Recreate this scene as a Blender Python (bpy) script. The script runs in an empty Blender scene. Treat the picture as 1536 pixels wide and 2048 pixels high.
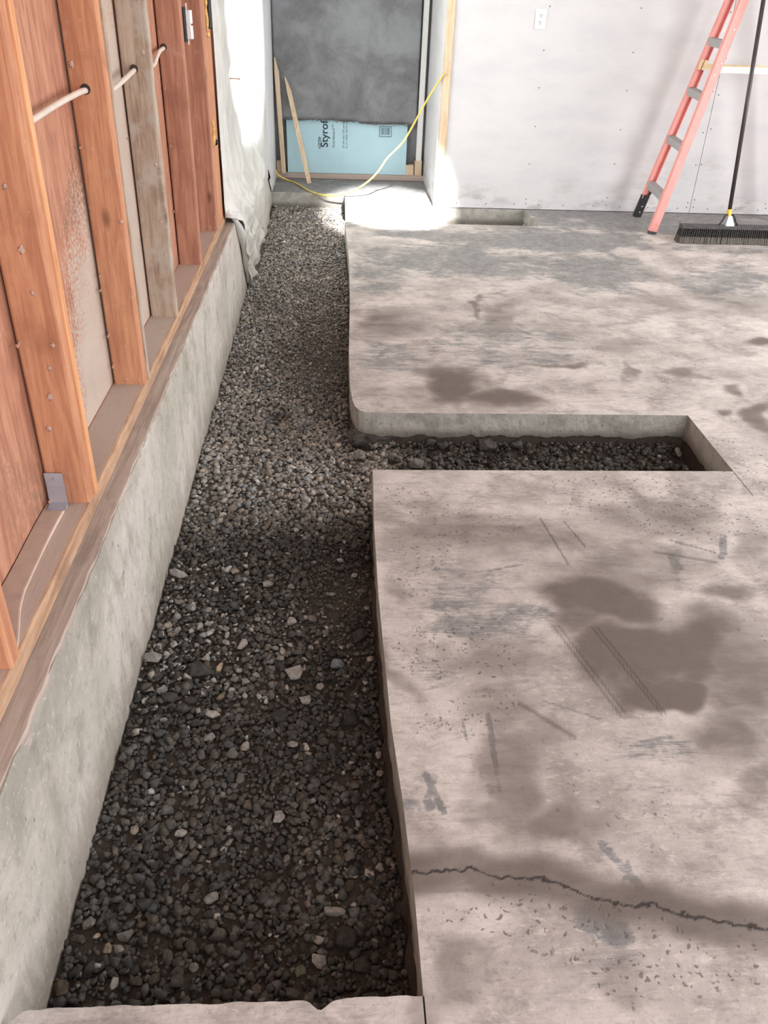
import bpy, bmesh, math, random
import numpy as np
from mathutils import Vector, Matrix

S = bpy.context.scene
C = S.collection
random.seed(7)
RNG = np.random.RandomState(11)

# ------------------------------------------------------------------ camera
cam_d = bpy.data.cameras.new('camera')
cam = bpy.data.objects.new('camera', cam_d)
C.objects.link(cam)
cam_d.sensor_fit = 'VERTICAL'
cam_d.sensor_height = 24.0
cam_d.lens = 24.0 * 1661.0 / 2048.0
cam_d.clip_start = 0.02
R_ = Vector((0.99811683, -0.05102709, 0.03404449))
U_ = Vector((-0.00128783, 0.53744475, 0.84329798))
F_ = Vector((0.06132807, 0.84175375, -0.53636694))
cam.matrix_world = Matrix(((R_[0], U_[0], -F_[0], 0.0), (R_[1], U_[1], -F_[1], 0.0), (R_[2], U_[2], -F_[2], 1.36), (0, 0, 0, 1)))
S.camera = cam

# ------------------------------------------------------------------ world, lamps, exposure
S.view_settings.view_transform = 'Standard'
S.view_settings.look = 'None'
S.view_settings.gamma = 1.0
S.view_settings.use_curve_mapping = False
S.view_settings.exposure = 0.0
S.cycles.use_denoising = True
S.cycles.max_bounces = 8
S.cycles.sample_clamp_indirect = 6.0
w = bpy.data.worlds.new('sky'); S.world = w; w.use_nodes = True
w.node_tree.nodes['Background'].inputs[0].default_value = (0.80, 0.86, 1.0, 1)
w.node_tree.nodes['Background'].inputs[1].default_value = 1.2


def lamp(name, kind, loc, target, energy, color=(1, 1, 1), **kw):
    d = bpy.data.lights.new(name, kind)
    d.energy = energy
    d.color = color
    for k, v in kw.items():
        setattr(d, k, v)
    o = bpy.data.objects.new(name, d)
    C.objects.link(o)
    o.location = loc
    o.rotation_euler = (Vector(target) - Vector(loc)).to_track_quat('-Z', 'Y').to_euler()
    return o


# daylight through the big openings of the garage (right side and behind the camera)
lamp('daylight_side_opening', 'AREA', (4.65, 3.0, 1.45), (-0.5, 3.3, 0.6), 150, (1.0, 0.99, 0.98), shape='RECTANGLE', size=2.6, size_y=2.1)
lamp('daylight_garage_door', 'AREA', (2.0, -2.45, 1.5), (1.2, 3.0, 0.6), 110, (1.0, 0.97, 0.95), shape='RECTANGLE', size=4.0, size_y=2.2)
# two added spots for the bright patches on the recess step and the plastic
lamp('added_spot_step', 'SPOT', (0.75, 3.4, 2.5), (0.42, 6.20, 0.0), 5200, (1.0, 0.98, 0.96), spot_size=math.radians(15.5), spot_blend=0.55, shadow_soft_size=0.03)
lamp('added_spot_plastic', 'SPOT', (1.3, 4.3, 2.5), (-0.55, 5.50, 1.36), 4200, (0.97, 0.99, 1.0), spot_size=math.radians(31), spot_blend=0.6, shadow_soft_size=0.03)


# ------------------------------------------------------------------ node materials
class NT:
    def __init__(s, name):
        s.m = bpy.data.materials.new(name)
        s.m.use_nodes = True
        s.t = s.m.node_tree
        s.b = s.t.nodes['Principled BSDF']
        s.out = s.t.nodes['Material Output']

    def n(s, typ, **kw):
        x = s.t.nodes.new(typ)
        for k, v in kw.items():
            setattr(x, k, v)
        return x

    def link(s, a, b):
        s.t.links.new(a, b)

    def put(s, sock, v):
        if isinstance(v, (int, float)):
            sock.default_value = v
        elif isinstance(v, (tuple, list)):
            if sock.type == 'RGBA' and len(v) == 3:
                v = (*v, 1)
            sock.default_value = v
        else:
            s.link(v, sock)

    def coord(s, kind='Object', scale=(1, 1, 1), rnd=False):
        if kind == 'World':
            v = s.n('ShaderNodeNewGeometry').outputs['Position']
        else:
            v = s.n('ShaderNodeTexCoord').outputs[kind]
        if rnd:
            oi = s.n('ShaderNodeObjectInfo').outputs['Random']
            mu = s.math('MULTIPLY', oi, 37.0)
            ad = s.n('ShaderNodeVectorMath', operation='ADD')
            s.link(v, ad.inputs[0])
            s.link(mu, ad.inputs[1])
            v = ad.outputs[0]
        mp = s.n('ShaderNodeMapping')
        mp.inputs['Scale'].default_value = scale
        s.link(v, mp.inputs['Vector'])
        return mp.outputs[0]

    def noise(s, vec, scale, detail=4, rough=0.55, dist=0.0):
        x = s.n('ShaderNodeTexNoise')
        s.link(vec, x.inputs['Vector'])
        x.inputs['Scale'].default_value = scale
        x.inputs['Detail'].default_value = detail
        x.inputs['Roughness'].default_value = rough
        x.inputs['Distortion'].default_value = dist
        return x.outputs['Fac']

    def voro(s, vec, scale, feature='F1'):
        x = s.n('ShaderNodeTexVoronoi', feature=feature)
        s.link(vec, x.inputs['Vector'])
        x.inputs['Scale'].default_value = scale
        return x.outputs['Distance']

    def math(s, op, a, b=0.0, c=0.0):
        x = s.n('ShaderNodeMath', operation=op)
        for i, v in enumerate((a, b, c)):
            s.put(x.inputs[i], v)
        return x.outputs[0]

    def step(s, v, lo, hi, a=0.0, b=1.0):
        x = s.n('ShaderNodeMapRange', interpolation_type='SMOOTHSTEP')
        s.put(x.inputs[0], v)
        for i, q in enumerate((lo, hi, a, b)):
            x.inputs[1 + i].default_value = q
        return x.outputs[0]

    def mix(s, f, a, b):
        x = s.n('ShaderNodeMix', data_type='RGBA')
        s.put(x.inputs['Factor'], f)
        s.put(x.inputs['A'], a)
        s.put(x.inputs['B'], b)
        return x.outputs['Result']

    def attr(s, name='paint'):
        a = s.n('ShaderNodeAttribute', attribute_name=name)
        sp = s.n('ShaderNodeSeparateColor')
        s.link(a.outputs['Color'], sp.inputs[0])
        return sp.outputs[0], sp.outputs[1], sp.outputs[2], a.outputs['Alpha']

    def bump(s, h, strength=0.3, dist=0.01):
        x = s.n('ShaderNodeBump')
        x.inputs['Strength'].default_value = strength
        x.inputs['Distance'].default_value = dist
        s.link(h, x.inputs['Height'])
        s.link(x.outputs[0], s.b.inputs['Normal'])

    def fin(s, col=None, rough=0.8, metal=0.0, spec=0.3):
        if col is not None:
            s.put(s.b.inputs['Base Color'], col)
        s.put(s.b.inputs['Roughness'], rough)
        s.b.inputs['Metallic'].default_value = metal
        s.b.inputs['Specular IOR Level'].default_value = spec
        return s.m


def lin(r, g, b):
    f = lambda c: (c / 255 / 12.92) if c / 255 <= 0.04045 else ((c / 255 + 0.055) / 1.055) ** 2.4
    return (f(r), f(g), f(b))


def plain(name, col, rough=0.6, metal=0.0, spec=0.3, var=0.12, scale=30):
    t = NT(name)
    v = t.coord('Object', rnd=True)
    n = t.noise(v, scale, 4)
    c2 = tuple(max(0, x * (1 - var * 2)) for x in col)
    t.bump(n, 0.06, 0.004)
    return t.fin(t.mix(t.step(n, 0.3, 0.75), col, c2), rough, metal, spec)


def mat_floor():
    # concrete slab; paint: R damp, G worn grey, B dark pits and cracks, A fine spotting density
    t = NT('dusty_concrete_slab')
    v = t.coord('World')
    R, G, B, A = t.attr()
    n1 = t.noise(v, 3.0, 6, 0.6)
    n2 = t.noise(v, 16, 6, 0.65)
    vs = t.coord('World', (1.6, 5, 1))
    n3 = t.noise(vs, 6, 7, 0.68, 0.5)
    n4 = t.noise(v, 120, 4, 0.6)
    n5 = t.noise(t.coord('World', (1.6, 26, 1)), 9, 5, 0.7, 0.2)
    n6 = t.noise(v, 5.5, 6, 0.62, 0.5)
    base = t.mix(t.step(n1, 0.38, 0.64), lin(206, 198, 193), lin(170, 162, 157))
    base = t.mix(t.math('MULTIPLY', t.step(n6, 0.47, 0.68), 0.7), base, lin(140, 132, 126))
    base = t.mix(t.math('MULTIPLY', t.step(n2, 0.45, 0.75), 0.5), base, lin(158, 151, 147))
    base = t.mix(t.math('MULTIPLY', t.step(n3, 0.50, 0.66), 0.45), base, lin(140, 135, 133))
    base = t.mix(t.math('MULTIPLY', t.step(n5, 0.52, 0.66), t.math('MULTIPLY', t.step(n1, 0.62, 0.42), 0.35)), base, lin(222, 214, 209))
    g = t.math('ADD', G, t.math('MULTIPLY', t.math('SUBTRACT', t.math('MULTIPLY', t.math('ADD', n3, t.math('ADD', n5, n6)), 0.333), 0.5), t.math('MULTIPLY', t.step(G, 0.02, 0.4), 4.4)))
    base = t.mix(t.math('MULTIPLY', t.step(g, 0.15, 0.75), 0.85), base, t.mix(t.step(n2, 0.3, 0.7), lin(136, 136, 137), lin(104, 105, 107)))
    d = t.math('ADD', t.math('MULTIPLY', R, 1.15), t.math('MULTIPLY', t.math('SUBTRACT', t.noise(t.coord('World', (1.2, 3.0, 1)), 5.0, 7, 0.62), 0.5), t.math('MULTIPLY', t.step(R, 0.01, 0.25), 0.7)))
    base = t.mix(t.math('MULTIPLY', t.step(d, -0.05, 1.0), 0.97), base, t.mix(n2, lin(112, 102, 95), lin(98, 89, 83)))
    wv = t.n('ShaderNodeTexNoise')
    t.link(v, wv.inputs['Vector'])
    wv.inputs['Scale'].default_value = 45
    wa = t.n('ShaderNodeVectorMath', operation='MULTIPLY_ADD')
    t.link(wv.outputs['Color'], wa.inputs[0])
    wa.inputs[1].default_value = (.03, .03, .03)
    t.link(v, wa.inputs[2])
    vo = t.voro(wa.outputs[0], 62)
    sp = t.math('MULTIPLY', t.step(vo, 0.30, 0.16), t.step(t.math('ADD', A, t.math('MULTIPLY', t.math('SUBTRACT', n2, 0.5), 1.3)), 0.30, 0.52))
    base = t.mix(t.math('MULTIPLY', sp, 0.75), base, lin(98, 90, 86))
    vo2 = t.voro(wa.outputs[0], 28)
    base = t.mix(t.math('MULTIPLY', t.step(vo2, 0.16, 0.08), t.math('MULTIPLY', t.step(n1, 0.5, 0.62), 0.6)), base, lin(104, 96, 92))
    n7 = t.noise(t.coord('World', (1.0, 2.2, 1)), 34, 6, 0.75, 0.6)
    n8 = t.noise(v, 260, 3, 0.7)
    patch = t.step(n6, 0.36, 0.6)
    base = t.mix(t.math('MULTIPLY', t.step(n7, 0.53, 0.64), t.math('MULTIPLY', patch, 0.42)), base, lin(118, 110, 106))
    base = t.mix(t.math('MULTIPLY', t.step(n7, 0.46, 0.36), t.math('MULTIPLY', t.step(d, 0.35, 0.0), 0.38)), base, lin(226, 218, 212))
    base = t.mix(t.math('MULTIPLY', t.step(n4, 0.52, 0.72), 0.3), base, lin(120, 112, 108))
    base = t.mix(t.math('MULTIPLY', t.step(n8, 0.56, 0.72), 0.28), base, lin(96, 90, 86))
    base = t.mix(B, base, lin(62, 56, 53))
    hb = t.math('SUBTRACT', t.math('ADD', t.math('MULTIPLY', n4, 0.35), t.math('MULTIPLY', n2, 0.5)), t.math('ADD', t.math('MULTIPLY', sp, 0.6), t.math('MULTIPLY', B, 1.5)))
    t.bump(t.math('ADD', hb, t.math('MULTIPLY', n7, 0.5)), 0.35, 0.006)
    return t.fin(base, t.math('SUBTRACT', 0.82, t.math('MULTIPLY', t.step(G, 0.2, 0.7), 0.25)), 0, 0.3)


def mat_cut():
    t = NT('cut_concrete_edge')
    v = t.coord('World')
    n = t.noise(v, 14, 6, 0.6)
    n2 = t.noise(v, 90, 4)
    z = t.n('ShaderNodeSeparateXYZ')
    t.link(v, z.inputs[0])
    c = t.mix(t.step(n, 0.35, 0.7), lin(178, 176, 168), lin(146, 144, 136))
    c = t.mix(t.math('MULTIPLY', t.step(n2, 0.58, 0.75), 0.6), c, lin(112, 108, 102))
    c = t.mix(t.math('MULTIPLY', t.step(t.voro(v, 70), 0.22, 0.1), 0.55), c, lin(78, 74, 70))
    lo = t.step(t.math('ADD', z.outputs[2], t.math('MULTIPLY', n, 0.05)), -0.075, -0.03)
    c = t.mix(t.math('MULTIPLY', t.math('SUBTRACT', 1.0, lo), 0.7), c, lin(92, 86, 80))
    t.bump(n2, 0.4, 0.006)
    return t.fin(c, 0.9)


def mat_foundation():
    t = NT('old_poured_concrete')
    v = t.coord('World')
    n = t.noise(v, 2.6, 6, 0.6, 0.4)
    n2 = t.noise(v, 11, 6, 0.65)
    n3 = t.noise(t.coord('World', (1, 1, 0.25)), 22, 5, 0.6)
    z = t.n('ShaderNodeSeparateXYZ')
    t.link(v, z.inputs[0])
    c = t.mix(t.step(n, 0.38, 0.66), lin(204, 196, 188), lin(182, 176, 165))
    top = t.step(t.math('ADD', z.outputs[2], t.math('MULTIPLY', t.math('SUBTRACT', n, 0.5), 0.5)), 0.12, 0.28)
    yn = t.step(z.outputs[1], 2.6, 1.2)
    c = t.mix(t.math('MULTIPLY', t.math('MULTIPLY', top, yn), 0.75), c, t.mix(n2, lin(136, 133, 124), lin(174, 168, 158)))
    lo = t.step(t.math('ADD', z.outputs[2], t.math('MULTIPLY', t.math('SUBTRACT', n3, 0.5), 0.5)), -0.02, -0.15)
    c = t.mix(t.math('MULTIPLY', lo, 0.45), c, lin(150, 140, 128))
    c = t.mix(t.math('MULTIPLY', t.step(n2, 0.5, 0.7), 0.6), c, lin(150, 144, 134))
    c = t.mix(t.math('MULTIPLY', t.step(t.voro(t.coord('World', (1, 1, 0.6)), 34), 0.13, 0.05), t.step(n2, 0.48, 0.6)), c, lin(96, 90, 82))
    c = t.mix(t.math('MULTIPLY', t.step(t.noise(v, 70, 3), 0.66, 0.74), 0.6), c, lin(226, 222, 208))
    n4 = t.noise(v, 48, 6, 0.72, 0.4)
    n5 = t.noise(t.coord('World', (1, 1, 0.4)), 7, 7, 0.7, 0.8)
    c = t.mix(t.math('MULTIPLY', t.step(n5, 0.50, 0.66), 0.5), c, lin(146, 139, 128))
    c = t.mix(t.math('MULTIPLY', t.step(n4, 0.54, 0.68), 0.42), c, lin(122, 116, 106))
    c = t.mix(t.math('MULTIPLY', t.step(n4, 0.44, 0.34), 0.4), c, lin(222, 216, 206))
    t.bump(t.math('ADD', n2, t.math('ADD', n4, t.math('MULTIPLY', n3, 0.4))), 0.4, 0.010)
    return t.fin(c, 0.9)


def mat_wood(name, light, dark, grain=(14, 14, 1.1), dust=0.0, dustcol=(150, 136, 128), knots=True, axis_dust=False):
    t = NT(name)
    v = t.coord('Object', grain, rnd=True)
    v1 = t.coord('Object', rnd=True)
    n = t.noise(v, 3.0, 6, 0.6, 0.8)
    n2 = t.noise(v, 16, 4, 0.6)
    c = t.mix(t.step(n, 0.32, 0.7), light, dark)
    c = t.mix(t.math('MULTIPLY', t.step(n2, 0.5, 0.75), 0.3), c, tuple(x * 0.6 for x in dark))
    if knots:
        kn = t.voro(t.coord('Object', tuple(2.2 if g > 5 else 0.9 for g in grain), rnd=True), 3.3)
        k = t.step(kn, 0.13, 0.045)
        c = t.mix(t.math('MULTIPLY', k, 0.75), c, tuple(x * 0.32 for x in dark))
    blot = t.noise(v1, 5.5, 5, 0.6)
    c = t.mix(t.math('MULTIPLY', t.step(blot, 0.52, 0.72), 0.5), c, tuple(x * y for x, y in zip(dark, (.62, .62, .66))))
    c = t.mix(t.math('MULTIPLY', t.step(t.noise(v1, 13, 5, 0.7), 0.58, 0.72), 0.35), c, lin(206, 176, 156))
    fl = t.noise(v1, 85, 3)
    c = t.mix(t.math('MULTIPLY', t.step(fl, 0.68, 0.76), 0.5), c, lin(222, 190, 165))
    if dust > 0:
        dn = t.noise(v1, 9, 6, 0.65)
        c = t.mix(t.step(dn, 0.75 - dust * 0.6, 0.95 - dust * 0.6), c, lin(*dustcol))
    t.bump(t.math('ADD', n2, t.math('MULTIPLY', n, 0.5)), 0.2, 0.004)
    return t.fin(c, 0.8, 0, 0.2)


def mat_sheath():
    # plywood behind the studs; paint: R pale dust cover, G dark patch
    t = NT('red_plywood_sheathing')
    R, G, B, A = t.attr()
    v = t.coord('World')
    vg = t.coord('World', (1, 10, 1.4))
    n = t.noise(vg, 4, 6, 0.6, 1.0)
    n2 = t.noise(v, 9, 5)
    c = t.mix(t.step(n, 0.3, 0.7), lin(200, 148, 122), lin(168, 116, 95))
    c = t.mix(t.math('MULTIPLY', t.step(n2, 0.5, 0.7), 0.5), c, lin(156, 108, 92))
    c = t.mix(t.math('MULTIPLY', G, t.step(t.noise(v, 60, 3), 0.35, 0.6)), c, lin(112, 98, 84))
    sp = t.noise(v, 95, 3, 0.6)
    f = t.step(t.math('ADD', t.math('MULTIPLY', R, 0.55), t.math('MULTIPLY', sp, 1.1)), 0.72, 0.98)
    c = t.mix(f, c, t.mix(n2, lin(206, 190, 178), lin(178, 162, 150)))
    t.bump(t.math('ADD', sp, n), 0.25, 0.005)
    return t.fin(c, 0.85, 0, 0.2)


def mat_drywall():
    # painted gypsum board; paint: R grey smears
    t = NT('white_drywall')
    R, G, B, A = t.attr()
    v = t.coord('World')
    n = t.noise(t.coord('World', (1, 1, 2.5)), 3, 6, 0.6)
    n2 = t.noise(v, 40, 4)
    c = t.mix(t.step(n, 0.35, 0.75), lin(218, 218, 219), lin(208, 209, 212))
    f = t.math('MULTIPLY', R, t.step(t.noise(t.coord('World', (1, 1, 3)), 6, 6, 0.7), 0.42, 0.66))
    c = t.mix(f, c, lin(176, 172, 168))
    t.bump(n2, 0.05, 0.003)
    return t.fin(c, 0.75, 0, 0.3)


def mat_plastic():
    t = NT('milky_poly_sheet')
    v = t.coord('World')
    n = t.noise(v, 4, 5)
    n2 = t.noise(t.coord('World', (1, 6, 1)), 9, 5, 0.6, 0.6)
    c = t.mix(t.step(n, 0.35, 0.7), lin(232, 232, 228), lin(216, 216, 208))
    z = t.n('ShaderNodeSeparateXYZ')
    t.link(v, z.inputs[0])
    lo = t.step(t.math('ADD', z.outputs[2], t.math('MULTIPLY', t.math('SUBTRACT', n, 0.5), 0.5)), 0.30, 0.0)
    c = t.mix(t.math('MULTIPLY', lo, 0.65), c, lin(196, 192, 180))
    c = t.mix(t.math('MULTIPLY', t.math('MULTIPLY', lo, t.step(t.noise(v, 30, 4), 0.62, 0.7)), 0.8), c, lin(120, 112, 102))
    t.bump(n2, 0.35, 0.012)
    m = t.fin(c, 0.3, 0, 0.5)
    tr = t.n('ShaderNodeBsdfTransparent')
    mx = t.n('ShaderNodeMixShader')
    mx.inputs[0].default_value = 0.10
    t.link(t.b.outputs[0], mx.inputs[1])
    t.link(tr.outputs[0], mx.inputs[2])
    t.link(mx.outputs[0], t.out.inputs['Surface'])
    return m


def mat_tarp(name='dark_building_paper', k=1.0):
    t = NT(name)
    v = t.coord('World')
    n = t.noise(v, 3.2, 7, 0.65, 0.3)
    n2 = t.noise(v, 60, 4)
    c = t.mix(t.step(n, 0.3, 0.72), tuple(x * k for x in lin(98, 99, 101)), tuple(x * k for x in lin(142, 145, 149)))
    c = t.mix(t.math('MULTIPLY', t.step(n2, 0.5, 0.75), 0.35), c, lin(140, 138, 135))
    t.bump(t.math('ADD', n, t.math('MULTIPLY', n2, 0.2)), 0.2, 0.01)
    return t.fin(c, 0.5, 0, 0.4)


def mat_stone(name, obj):
    t = NT(name)
    v = t.coord('Object' if obj else 'World', rnd=obj)
    if obj:
        col = t.n('ShaderNodeObjectInfo').outputs['Color']
    else:
        col = t.n('ShaderNodeAttribute', attribute_name='paint').outputs['Color']
    n = t.noise(v, 1.8 if obj else 90, 5, 0.65)
    n2 = t.noise(v, 7 if obj else 260, 3)
    dk = t.n('ShaderNodeMix', data_type='RGBA', blend_type='MULTIPLY')
    dk.inputs['Factor'].default_value = 1.0
    t.link(col, dk.inputs['A'])
    t.put(dk.inputs['B'], t.mix(t.step(n, 0.3, 0.72), (1.2, 1.18, 1.15), (0.6, 0.58, 0.56)))
    t.bump(t.math('ADD', n, t.math('MULTIPLY', n2, 0.3)), 0.35, 0.15 if obj else 0.004)
    return t.fin(dk.outputs['Result'], 0.85, 0, 0.25)


def mat_dirt():
    t = NT('trench_dirt')
    v = t.coord('World')
    R, G, B, A = t.attr()
    n = t.noise(v, 18, 6, 0.65)
    n2 = t.noise(v, 140, 4, 0.7)
    c = t.mix(n, lin(94, 85, 78), lin(70, 62, 57))
    c = t.mix(t.math('MULTIPLY', R, 0.9), c, lin(128, 121, 114))
    c = t.mix(t.math('MULTIPLY', t.step(n2, 0.5, 0.7), 0.5), c, lin(50, 45, 42))
    t.bump(n2, 0.7, 0.01)
    return t.fin(c, 0.95, 0, 0.1)


M = dict(
    floor=mat_floor(), cut=mat_cut(), found=mat_foundation(), sheath=mat_sheath(), dry=mat_drywall(), plastic=mat_plastic(),
    tarp=mat_tarp(), darkpanel=mat_tarp('dark_backing_panel', 0.85), stone=mat_stone('loose_stone', True), gravel=mat_stone('packed_gravel', False), dirt=mat_dirt(),
    stud=mat_wood('orange_fir_stud', lin(216, 160, 124), lin(182, 124, 96)),
    stud_pale=mat_wood('dusty_grey_stud', lin(196, 176, 158), lin(150, 124, 106), dust=0.5, dustcol=(186, 174, 162)),
    stud_mid=mat_wood('brown_fir_stud', lin(196, 146, 122), lin(162, 114, 94), dust=0.12, dustcol=(176, 150, 134)),
    plate=mat_wood('dusty_bottom_plate', lin(186, 166, 152), lin(164, 142, 130), grain=(14, 1.1, 14), dust=0.9, dustcol=(184, 168, 158), knots=False),
    edge=mat_wood('worn_plate_edge', lin(200, 166, 138), lin(160, 124, 100), grain=(14, 1.1, 14), knots=False),
    sill=mat_wood('weathered_mudsill', lin(188, 174, 165), lin(156, 142, 133), grain=(18, 1.0, 18), dust=0.4, dustcol=(176, 158, 148), knots=False),
    bright=mat_wood('bright_stud_edge', lin(232, 180, 136), lin(212, 150, 108)),
    pine=mat_wood('pale_pine', lin(228, 208, 180), lin(204, 178, 146), grain=(16, 16, 1.2)),
    steel=plain('galvanised_steel', lin(196, 204, 218), 0.3, 0.45, 0.6, 0.12, 12),
    alu=plain('grey_aluminium_step', lin(176, 174, 174), 0.5, 0.25, 0.4, 0.06, 40),
    zinc=plain('gold_zinc_plate', lin(214, 188, 146), 0.4, 0.35, 0.4, 0.1, 30),
    rivet=plain('bright_rivet', lin(226, 220, 216), 0.35, 0.5, 0.5, 0.05, 40),
    pink=plain('salmon_fibreglass', lin(240, 164, 157), 0.5, 0, 0.35, 0.04, 22),
    black=plain('black_plastic', lin(44, 44, 46), 0.5, 0, 0.35, 0.15, 40),
    dusty_black=plain('dusty_black_plastic', lin(92, 90, 90), 0.7, 0, 0.25, 0.25, 60),
    handle=plain('dark_steel_tube', lin(74, 68, 66), 0.35, 0.3, 0.5, 0.2, 30),
    bristle=plain('dark_grey_bristle', lin(70, 68, 66), 0.85, 0, 0.2, 0.3, 90),
    bristle_tip=plain('dusty_bristle_tip', lin(112, 106, 100), 0.9, 0, 0.2, 0.25, 120),
    yellow=plain('yellow_plastic', lin(246, 206, 84), 0.5, 0, 0.35, 0.08, 20),
    cord=plain('yellow_cord_jacket', lin(240, 212, 110), 0.5, 0, 0.35, 0.1, 30),
    white=plain('white_plastic', lin(240, 240, 238), 0.45, 0, 0.4, 0.03, 30),
    slot=plain('dark_slot', lin(70, 66, 64), 0.8, 0, 0.1, 0.1, 30),
    cable=plain('white_cable_jacket', lin(228, 214, 202), 0.5, 0, 0.35, 0.06, 30),
    foam=plain('light_blue_foam', lin(188, 222, 232), 0.8, 0, 0.2, 0.03, 8),
    ink=plain('dark_print_ink', lin(62, 78, 88), 0.8, 0, 0.1, 0.1, 60),
    sprayfoam=plain('yellow_spray_foam', lin(238, 200, 130), 0.8, 0, 0.2, 0.2, 60),
    nail=plain('dull_nail', lin(206, 160, 138), 0.5, 0.2, 0.4, 0.1, 60),
    screw=plain('drywall_screw_head', lin(92, 90, 92), 0.6, 0.2, 0.3, 0.1, 60),
    lint=plain('pinkish_dust_lint', lin(216, 186, 170), 0.95, 0, 0.1, 0.15, 80),
    strip=plain('dusty_flat_strip', lin(192, 172, 161), 0.85, 0, 0.2, 0.08, 26),
    stripedge=plain('pale_strip_edge', lin(214, 192, 178), 0.8, 0, 0.2, 0.05, 26),
    ceil=plain('ceiling_board', lin(232, 230, 226), 0.9, 0, 0.2, 0.03, 6),
    crete_chunk=plain('rough_broken_concrete', lin(96, 92, 88), 0.95, 0, 0.15, 0.3, 22),
)


# ------------------------------------------------------------------ mesh helpers
class MB:
    def __init__(s):
        s.v, s.f, s.mi, s.mats, s.col = [], [], [], [], []

    def mat(s, m):
        if m not in s.mats:
            s.mats.append(m)
        return s.mats.index(m)

    def add(s, verts, faces, m, cols=None):
        o = len(s.v)
        k = s.mat(m)
        s.v.extend(tuple(map(float, p)) for p in verts)
        s.f.extend(tuple(int(i) + o for i in f) for f in faces)
        s.mi.extend([k] * len(faces))
        if cols is None:
            cols = [(0, 0, 0, 0)] * len(verts)
        s.col.extend(tuple(map(float, c)) for c in cols)
        return s

    def box(s, a, b, m):
        (x0, y0, z0), (x1, y1, z1) = a, b
        v = [(x, y, z) for z in (z0, z1) for y in (y0, y1) for x in (x0, x1)]
        return s.add(v, [(0, 2, 3, 1), (4, 5, 7, 6), (0, 1, 5, 4), (2, 6, 7, 3), (0, 4, 6, 2), (1, 3, 7, 5)], m)

    def beam(s, p0, p1, w, d, m, wdir=(1, 0, 0), taper=1.0, chamfer=0.0):
        """box along p0->p1; w across wdir, d across the third direction"""
        p0, p1 = Vector(p0), Vector(p1)
        ax = (p1 - p0).normalized()
        wv = Vector(wdir)
        wv = (wv - ax * wv.dot(ax)).normalized()
        dv = ax.cross(wv)
        c = chamfer
        if c > 0:
            prof = [(-.5 + c, -.5), (.5 - c, -.5), (.5, -.5 + c), (.5, .5 - c), (.5 - c, .5), (-.5 + c, .5), (-.5, .5 - c), (-.5, -.5 + c)]
        else:
            prof = [(-.5, -.5), (.5, -.5), (.5, .5), (-.5, .5)]
        n = len(prof)
        v = [p + wv * (a * w * k) + dv * (b * d * k) for p, k in ((p0, 1), (p1, taper)) for a, b in prof]
        f = [(i, (i + 1) % n, n + (i + 1) % n, n + i) for i in range(n)] + [tuple(range(n))[::-1], tuple(range(n, 2 * n))]
        return s.add(v, f, m)

    def tube(s, pts, r, m, n=8, caps=True):
        pts = [Vector(p) for p in pts]
        rs = r if isinstance(r, (list, tuple)) else [r] * len(pts)
        v, f = [], []
        up = Vector((0.13, 0.21, 0.97))
        for i, p in enumerate(pts):
            t = (pts[min(i + 1, len(pts) - 1)] - pts[max(i - 1, 0)]).normalized()
            a = t.cross(up)
            if a.length < 1e-3:
                a = t.cross(Vector((1, 0, 0)))
            a.normalize()
            b = t.cross(a)
            for k in range(n):
                q = 2 * math.pi * k / n
                v.append(p + (a * math.cos(q) + b * math.sin(q)) * rs[i])
        for i in range(len(pts) - 1):
            for k in range(n):
                f.append((i * n + k, i * n + (k + 1) % n, (i + 1) * n + (k + 1) % n, (i + 1) * n + k))
        if caps:
            f.append(tuple(range(n))[::-1])
            f.append(tuple(range((len(pts) - 1) * n, len(pts) * n)))
        return s.add(v, f, m)

    def build(s, name, parent=None, loc=None, smooth=False, paint=False):
        me = bpy.data.meshes.new(name)
        off = Vector(loc) if loc is not None else Vector((0, 0, 0))
        vv = np.array(s.v, float).reshape(-1, 3) - np.array(off)
        me.from_pydata(vv.tolist(), [], s.f)
        for m in s.mats:
            me.materials.append(m)
        me.polygons.foreach_set('material_index', s.mi)
        if smooth:
            me.polygons.foreach_set('use_smooth', [True] * len(s.f))
        if paint:
            a = me.color_attributes.new('paint', 'FLOAT_COLOR', 'POINT')
            a.data.foreach_set('color', np.array(s.col, np.float32).ravel())
        me.update()
        o = bpy.data.objects.new(name, me)
        C.objects.link(o)
        if parent is not None:
            o.parent = parent
            o.location = off - Vector(parent_world(parent))
        else:
            o.location = off
        return o


def parent_world(p):
    w_ = Vector(p.location)
    while p.parent is not None:
        p = p.parent
        w_ += Vector(p.location)
    return w_


def tag(o, label=None, cat=None, group=None, kind=None):
    for k, v in (('label', label), ('category', cat), ('group', group), ('kind', kind)):
        if v:
            o[k] = v
    return o


def empty(name, loc):
    o = bpy.data.objects.new(name, None)
    C.objects.link(o)
    o.location = loc
    o.empty_display_size = 0.05
    return o


def hash2(ix, iy, seed):
    h = (ix.astype(np.int64) * 374761393 + iy.astype(np.int64) * 668265263 + seed * 974711) & 0x7fffffff
    h = ((h ^ (h >> 13)) * 1274126177) & 0x7fffffff
    return ((h ^ (h >> 16)) & 0xffff) / 65535.0


def vnoise(x, y, seed=0):
    ix, iy = np.floor(x), np.floor(y)
    fx, fy = x - ix, y - iy
    fx, fy = fx * fx * (3 - 2 * fx), fy * fy * (3 - 2 * fy)
    a, b = hash2(ix, iy, seed), hash2(ix + 1, iy, seed)
    c, d = hash2(ix, iy + 1, seed), hash2(ix + 1, iy + 1, seed)
    return (a * (1 - fx) + b * fx) * (1 - fy) + (c * (1 - fx) + d * fx) * fy


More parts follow.
